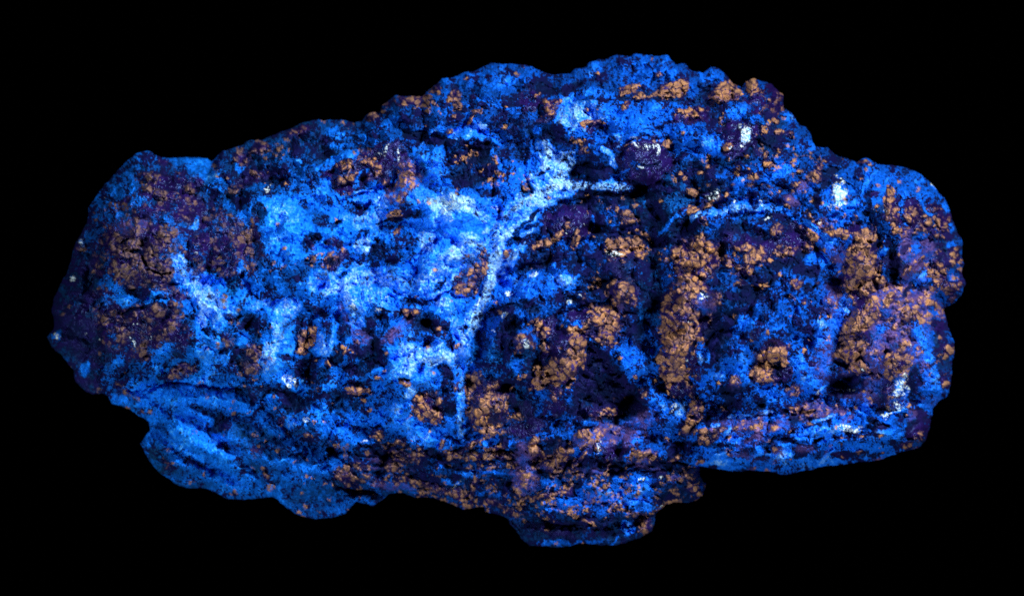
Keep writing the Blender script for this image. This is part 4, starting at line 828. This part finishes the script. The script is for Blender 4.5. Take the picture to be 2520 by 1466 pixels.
def mesh_from(name, co, quads, color, gloss):
    me = bpy.data.meshes.new(name)
    me.vertices.add(len(co)); me.vertices.foreach_set("co", co.astype(np.float32).ravel())
    nq = len(quads)
    me.loops.add(nq * 4); me.loops.foreach_set("vertex_index", quads.astype(np.int32).ravel())
    me.polygons.add(nq); me.polygons.foreach_set("loop_start", np.arange(0, nq * 4, 4, dtype=np.int32))
    me.update(calc_edges=True)
    me.polygons.foreach_set("use_smooth", np.ones(nq, bool))
    a = me.attributes.new("mineral", 'FLOAT_COLOR', 'POINT')
    c4 = np.ones((len(co), 4), np.float32); c4[:, :3] = color
    a.data.foreach_set("color", c4.ravel())
    g = me.attributes.new("gloss", 'FLOAT', 'POINT'); g.data.foreach_set("value", gloss.astype(np.float32))
    me.materials.append(ROCK)
    return me

root = bpy.data.objects.new("mineral_rock", None)
col.objects.link(root)
root.empty_display_size = .02
root.location = (0, 0, -330 * S)
root["label"] = "rugged mineral rock glowing bright blue with orange tan and purple crusts on black"
root["category"] = "rock"

def part(name, me, label=None, parent=None):
    o = bpy.data.objects.new(name, me); col.objects.link(o)
    o.parent = parent or root
    if parent is None: o.location = -root.location
    if label: o["label"] = label
    return o
bpy.context.view_layer.update()

def sheet(u, v, sd, z, step, quadmask, color, gloss, flip):
    """one welded sheet over the chosen cells; rim vertices lie on the outline"""
    ny, nx = u.shape
    gyy, gxx = np.gradient(sd, step)
    gn = np.hypot(gxx, gyy) + 1e-6
    out = sd <= 0
    uu = np.where(out, u - sd * gxx / gn, u); vv = np.where(out, v - sd * gyy / gn, v)
    idx = np.arange(nx * ny).reshape(ny, nx)
    j, i = np.nonzero(quadmask)
    q = np.stack([idx[j, i], idx[j + 1, i], idx[j + 1, i + 1], idx[j, i + 1]], 1)
    if flip: q = q[:, ::-1]
    used, inv = np.unique(q, return_inverse=True)
    co = to_world(uu.ravel()[used], vv.ravel()[used], z.ravel()[used])
    return co, inv.reshape(q.shape), color.reshape(-1, 3)[used], gloss.ravel()[used]

root_z = root.location.z
ins = SD > 0
qany = ins[:-1, :-1] | ins[1:, :-1] | ins[:-1, 1:] | ins[1:, 1:]
QL = LAB[:-1, :-1]

body_m = qany & (QL == 0)
co, q, c, g = sheet(U, V, SD, Z, STEP, body_m, C, GLO, False)
# the far side, coarser, closed against the same outline
S2 = 6.0
bx, by = np.meshgrid(np.arange(96, 2400, S2), np.arange(116, 1368, S2))
sb = bilin(csd, bx, by); nb = np.abs(sb) < 30; sb[nb] = sdf_pts(bx[nb], by[nb], RO)
Db = np.clip(sb, 0, None)
n1b = fbm(bx, by, 120, 4, 91); n2b = fbm(bx, by, 30, 3, 95, .6)
zb = -(170 * np.sqrt(np.clip(1 - (1 - np.clip(Db / 150, 0, 1)) ** 2, 0, 1)) + 150 * sst(0, 420, Db)) + (45 * n1b + 14 * n2b) * sst(0, 60, Db)
zb = np.where(sb > 0, np.minimum(zb, -.5), 0)
cb = mix(np.zeros(bx.shape + (3,), np.float32) + np.array([.002, .01, .06], np.float32), (.002, .11, .6), sst(-.2, .4, n1b + n2b))
ib = sb > 0
qb = ib[:-1, :-1] | ib[1:, :-1] | ib[:-1, 1:] | ib[1:, 1:]
co2, q2, c2, g2 = sheet(bx, by, sb, zb, S2, qb, cb, np.full(bx.shape, .2), True)
part("rock_body", mesh_from("rock_body", np.concatenate([co, co2]), np.concatenate([q, q2 + len(co)]),
     np.concatenate([c, c2]), np.concatenate([g, g2])))

cluster = {}
for k, (name, label) in enumerate(PARTS, 1):
    mk = qany & (QL == k)
    if mk.sum() < 30: continue
    cluster[k] = part(name, mesh_from(name, *sheet(U, V, SD, Z, STEP, mk, C, GLO, False)), label)

# ------------------------------------------------------------------ loose-looking nodules and blocky crystals on the crusts
def lump_mesh(seed, blocky):
    rr = random.Random(seed)
    import bmesh
    bm = bmesh.new()
    bmesh.ops.create_icosphere(bm, subdivisions=3 if not blocky else 2, radius=1)
    pl = [Vector((rr.uniform(-1, 1), rr.uniform(-1, 1), rr.uniform(-.2, 1))).normalized() for _ in range(9)]
    off = [rr.uniform(.5, .8) for _ in pl]
    ph = [rr.uniform(0, 6) for _ in range(6)]
    for v in bm.verts:
        d = v.co.normalized(); r = 1.0
        for n_, o_ in zip(pl, off):
            t = d.dot(n_)
            if t > 0.05: r = min(r, o_ / t)
        if not blocky: r = .55 * r + .42
        r += .05 * math.sin(5 * d.x + ph[0]) * math.sin(6 * d.y + ph[1]) + .03 * math.sin(11 * d.z + ph[2] + 7 * d.x)
        v.co = d * r
    me = bpy.data.meshes.new("nodule"); bm.to_mesh(me); bm.free()
    me.polygons.foreach_set("use_smooth", np.full(len(me.polygons), not blocky))
    return me

def nodule_material(name, c1, c2, dark, lo, hi):
    m = bpy.data.materials.new(name); m.use_nodes = True
    nt = m.node_tree; n = nt.nodes; l = nt.links; b = n["Principled BSDF"]
    tc = n.new("ShaderNodeTexCoord"); geo = n.new("ShaderNodeNewGeometry"); inf = n.new("ShaderNodeObjectInfo")
    n1 = n.new("ShaderNodeTexNoise"); n1.inputs["Scale"].default_value = 900; n1.inputs["Detail"].default_value = 4
    n2 = n.new("ShaderNodeTexNoise"); n2.inputs["Scale"].default_value = 3300; n2.inputs["Detail"].default_value = 3
    l.new(geo.outputs["Position"], n1.inputs["Vector"]); l.new(geo.outputs["Position"], n2.inputs["Vector"])
    mx = n.new("ShaderNodeMix"); mx.data_type = 'RGBA'
    mx.inputs[6].default_value = (*c1, 1); mx.inputs[7].default_value = (*c2, 1); l.new(inf.outputs["Random"], mx.inputs[0])
    r = n.new("ShaderNodeMapRange"); r.inputs[1].default_value = lo; r.inputs[2].default_value = hi; l.new(n1.outputs["Fac"], r.inputs[0])
    m2 = n.new("ShaderNodeMix"); m2.data_type = 'RGBA'; m2.inputs[7].default_value = (*dark, 1)
    l.new(mx.outputs[2], m2.inputs[6]); l.new(r.outputs[0], m2.inputs[0])
    r2 = n.new("ShaderNodeMapRange"); r2.inputs[1].default_value = .3; r2.inputs[2].default_value = .7; r2.inputs[3].default_value = .65; r2.inputs[4].default_value = 1.2
    l.new(n2.outputs["Fac"], r2.inputs[0])
    vm = n.new("ShaderNodeVectorMath"); vm.operation = 'MULTIPLY'; l.new(m2.outputs[2], vm.inputs[0]); l.new(r2.outputs[0], vm.inputs[1])
    l.new(vm.outputs[0], b.inputs["Base Color"])
    b.inputs["Roughness"].default_value = .6; b.inputs["Specular IOR Level"].default_value = .15
    bp = n.new("ShaderNodeBump"); bp.inputs["Strength"].default_value = .7; bp.inputs["Distance"].default_value = .0004
    l.new(n2.outputs["Fac"], bp.inputs["Height"]); l.new(bp.outputs[0], b.inputs["Normal"])
    return m
NOD = nodule_material("tan_nodule", (.24, .12, .058), (.40, .20, .09), (.03, .018, .13), .46, .58)
LAVN = nodule_material("mauve_nodule", (.20, .12, .30), (.34, .18, .24), (.05, .04, .25), .5, .7)
lumps = [lump_mesh(20 + k, False) for k in range(5)]; blocks = [lump_mesh(50 + k, True) for k in range(6)]
for me in lumps + blocks: me.materials.append(NOD)
DULL = nodule_material("dull_nodule", (.11, .075, .065), (.17, .11, .08), (.018, .012, .09), .42, .6)
dull_of = {}
for me in lumps + blocks:
    dm = me.copy(); dm.materials.clear(); dm.materials.append(DULL); dull_of[me] = dm
lavl = [lump_mesh(80 + k, False) for k in range(3)]
for me in lavl: me.materials.append(LAVN)

def zat(u, v):
    i = int(round((u - gx[0]) / STEP)); j = int(round((v - gy[0]) / STEP))
    return float(Z[j, i]), int(LAB[j, i]), i, j

def nodule(u, v, rx, ry, rot, me, sink=.35, name="nodule"):
    z, lb, i, j = zat(u, v)
    if lb not in cluster or SD[j, i] < 12: return
    if u < 640 and me in dull_of: me = dull_of[me]
    o = bpy.data.objects.new(name, me); col.objects.link(o)
    o.parent = cluster[lb]
    w_ = to_world(np.array(u), np.array(v), np.array(z - (rx + ry) * .5 * sink))
    o.location = (w_[0], w_[1], w_[2])
    o.rotation_euler = (0, 0, -math.radians(rot))
    o.scale = (rx * S, ry * S, (rx + ry) * .36 * S)
rn = random.Random(5)
HAND = [  # blocky crystals that can be told apart: u, v, rx, ry, turn, blocky
 (325,600,18,15,10,1),(345,572,26,14,0,1),(392,588,26,22,0,0),(320,660,30,20,-6,1),(372,655,16,22,0,1),(395,655,13,16,0,1),
 (290,650,14,20,10,1),(325,700,22,12,5,1),(370,685,22,14,15,1),(285,605,20,22,0,0),(390,625,22,18,0,0),(378,442,22,13,5,1),(388,480,12,12,0,1),
 (545,640,18,14,0,0),(520,600,22,16,20,0),(575,600,14,12,0,0),(545,665,15,9,0,0),(430,480,14,10,0,1),
 (1535,705,20,15,20,1),(1545,735,16,13,0,1),(1500,705,10,9,0,1),(1510,750,9,8,0,1),(1430,768,14,9,0,1),(1498,760,11,12,0,1),
 (1470,790,18,15,20,0),(1488,825,20,14,0,0),(1440,800,10,10,0,1),(1452,770,10,10,0,1),
 (1415,830,20,18,20,0),(1385,860,22,15,30,0),(1405,895,22,20,0,0),(1380,915,18,14,0,0),(1350,960,14,22,10,1),(1372,975,12,14,0,1),
 (1185,985,14,20,10,1),(1215,1000,18,14,0,1),(1195,1030,14,10,0,1),(1232,985,14,10,-20,1),(1170,960,12,16,0,1),
 (1690,728,14,11,0,0),(1660,775,15,11,0,1),(1700,790,20,13,0,0),(1655,810,18,13,20,0),(1665,860,24,12,-20,0),(1650,890,20,12,20,0),(1690,905,14,12,0,0),
 (1705,1010,10,14,0,0),(1712,1030,9,12,0,1),(2110,905,19,13,10,0),(2190,880,16,14,0,0),(2205,905,18,20,0,0),
 (2125,620,18,14,0,0),(2105,650,20,16,0,0),(2140,665,16,22,0,0),(2100,700,18,16,0,0),(2135,710,18,18,0,0),(2145,755,20,18,0,0),(2120,790,20,18,0,0),
 (2105,830,20,16,0,0),(2090,860,16,18,0,0),(2165,690,16,12,0,1),(2240,772,18,13,20,1),(1880,925,22,13,-20,0),(1905,880,18,14,0,0),(1930,895,10,12,0,0),
 (1660,212,24,15,-20,1),(1640,222,16,10,0,0),(1785,230,20,14,0,0),(1765,242,14,8,0,0),(1405,552,8,6,0,0),(1375,578,12,6,0,0),(1352,265,16,12,0,0),
 (1290,835,10,8,0,1),(1325,915,12,12,0,0),(1320,940,16,12,0,0),(1395,600,12,7,0,0),
]
for u_, v_, a_, b_, r_, bl in HAND:
    nodule(u_, v_, a_ * .92, b_ * .92, r_ + rn.uniform(-12, 12), rn.choice(blocks if bl else lumps), .95)
cand = []
for k in cluster:
    nm = PARTS[k - 1][0]
    if nm in (TC, PC, LC, 'tall_stone'):
        js, is_ = np.nonzero((LAB == k) & (tanm > .8) & (SD > 16))
        if len(js) == 0: continue
        for _ in range(min(16, max(2, len(js) // 500))):
            t = rn.randrange(len(js)); cand.append((gx[is_[t]], gy[js[t]], nm))
rn.shuffle(cand)
for u_, v_, nm in cand[:70]:
    a_ = rn.uniform(4, 8.5)
    nodule(u_, v_, a_, a_ * rn.uniform(.6, 1), rn.uniform(0, 180), rn.choice(lavl if nm == LC and rn.random() < .6 else lumps), .3)

# ------------------------------------------------------------------ black surface and backdrop
zmin = min(float(zb.min()) * S, -.01)
me = bpy.data.meshes.new("black_cloth")
nn = 40
xs_ = np.linspace(-1.5, 1.5, nn + 1)
vs = [(x, y, zmin - .0006 + .0004 * math.sin(9 * x + 3 * math.sin(5 * y))) for y in xs_ for x in xs_]
fs = [(j * (nn + 1) + i, j * (nn + 1) + i + 1, (j + 1) * (nn + 1) + i + 1, (j + 1) * (nn + 1) + i) for j in range(nn) for i in range(nn)]
me.from_pydata(vs, [], fs); me.update(); me.materials.append(BLACK)
o = bpy.data.objects.new("black_cloth", me); col.objects.link(o); o["kind"] = "structure"
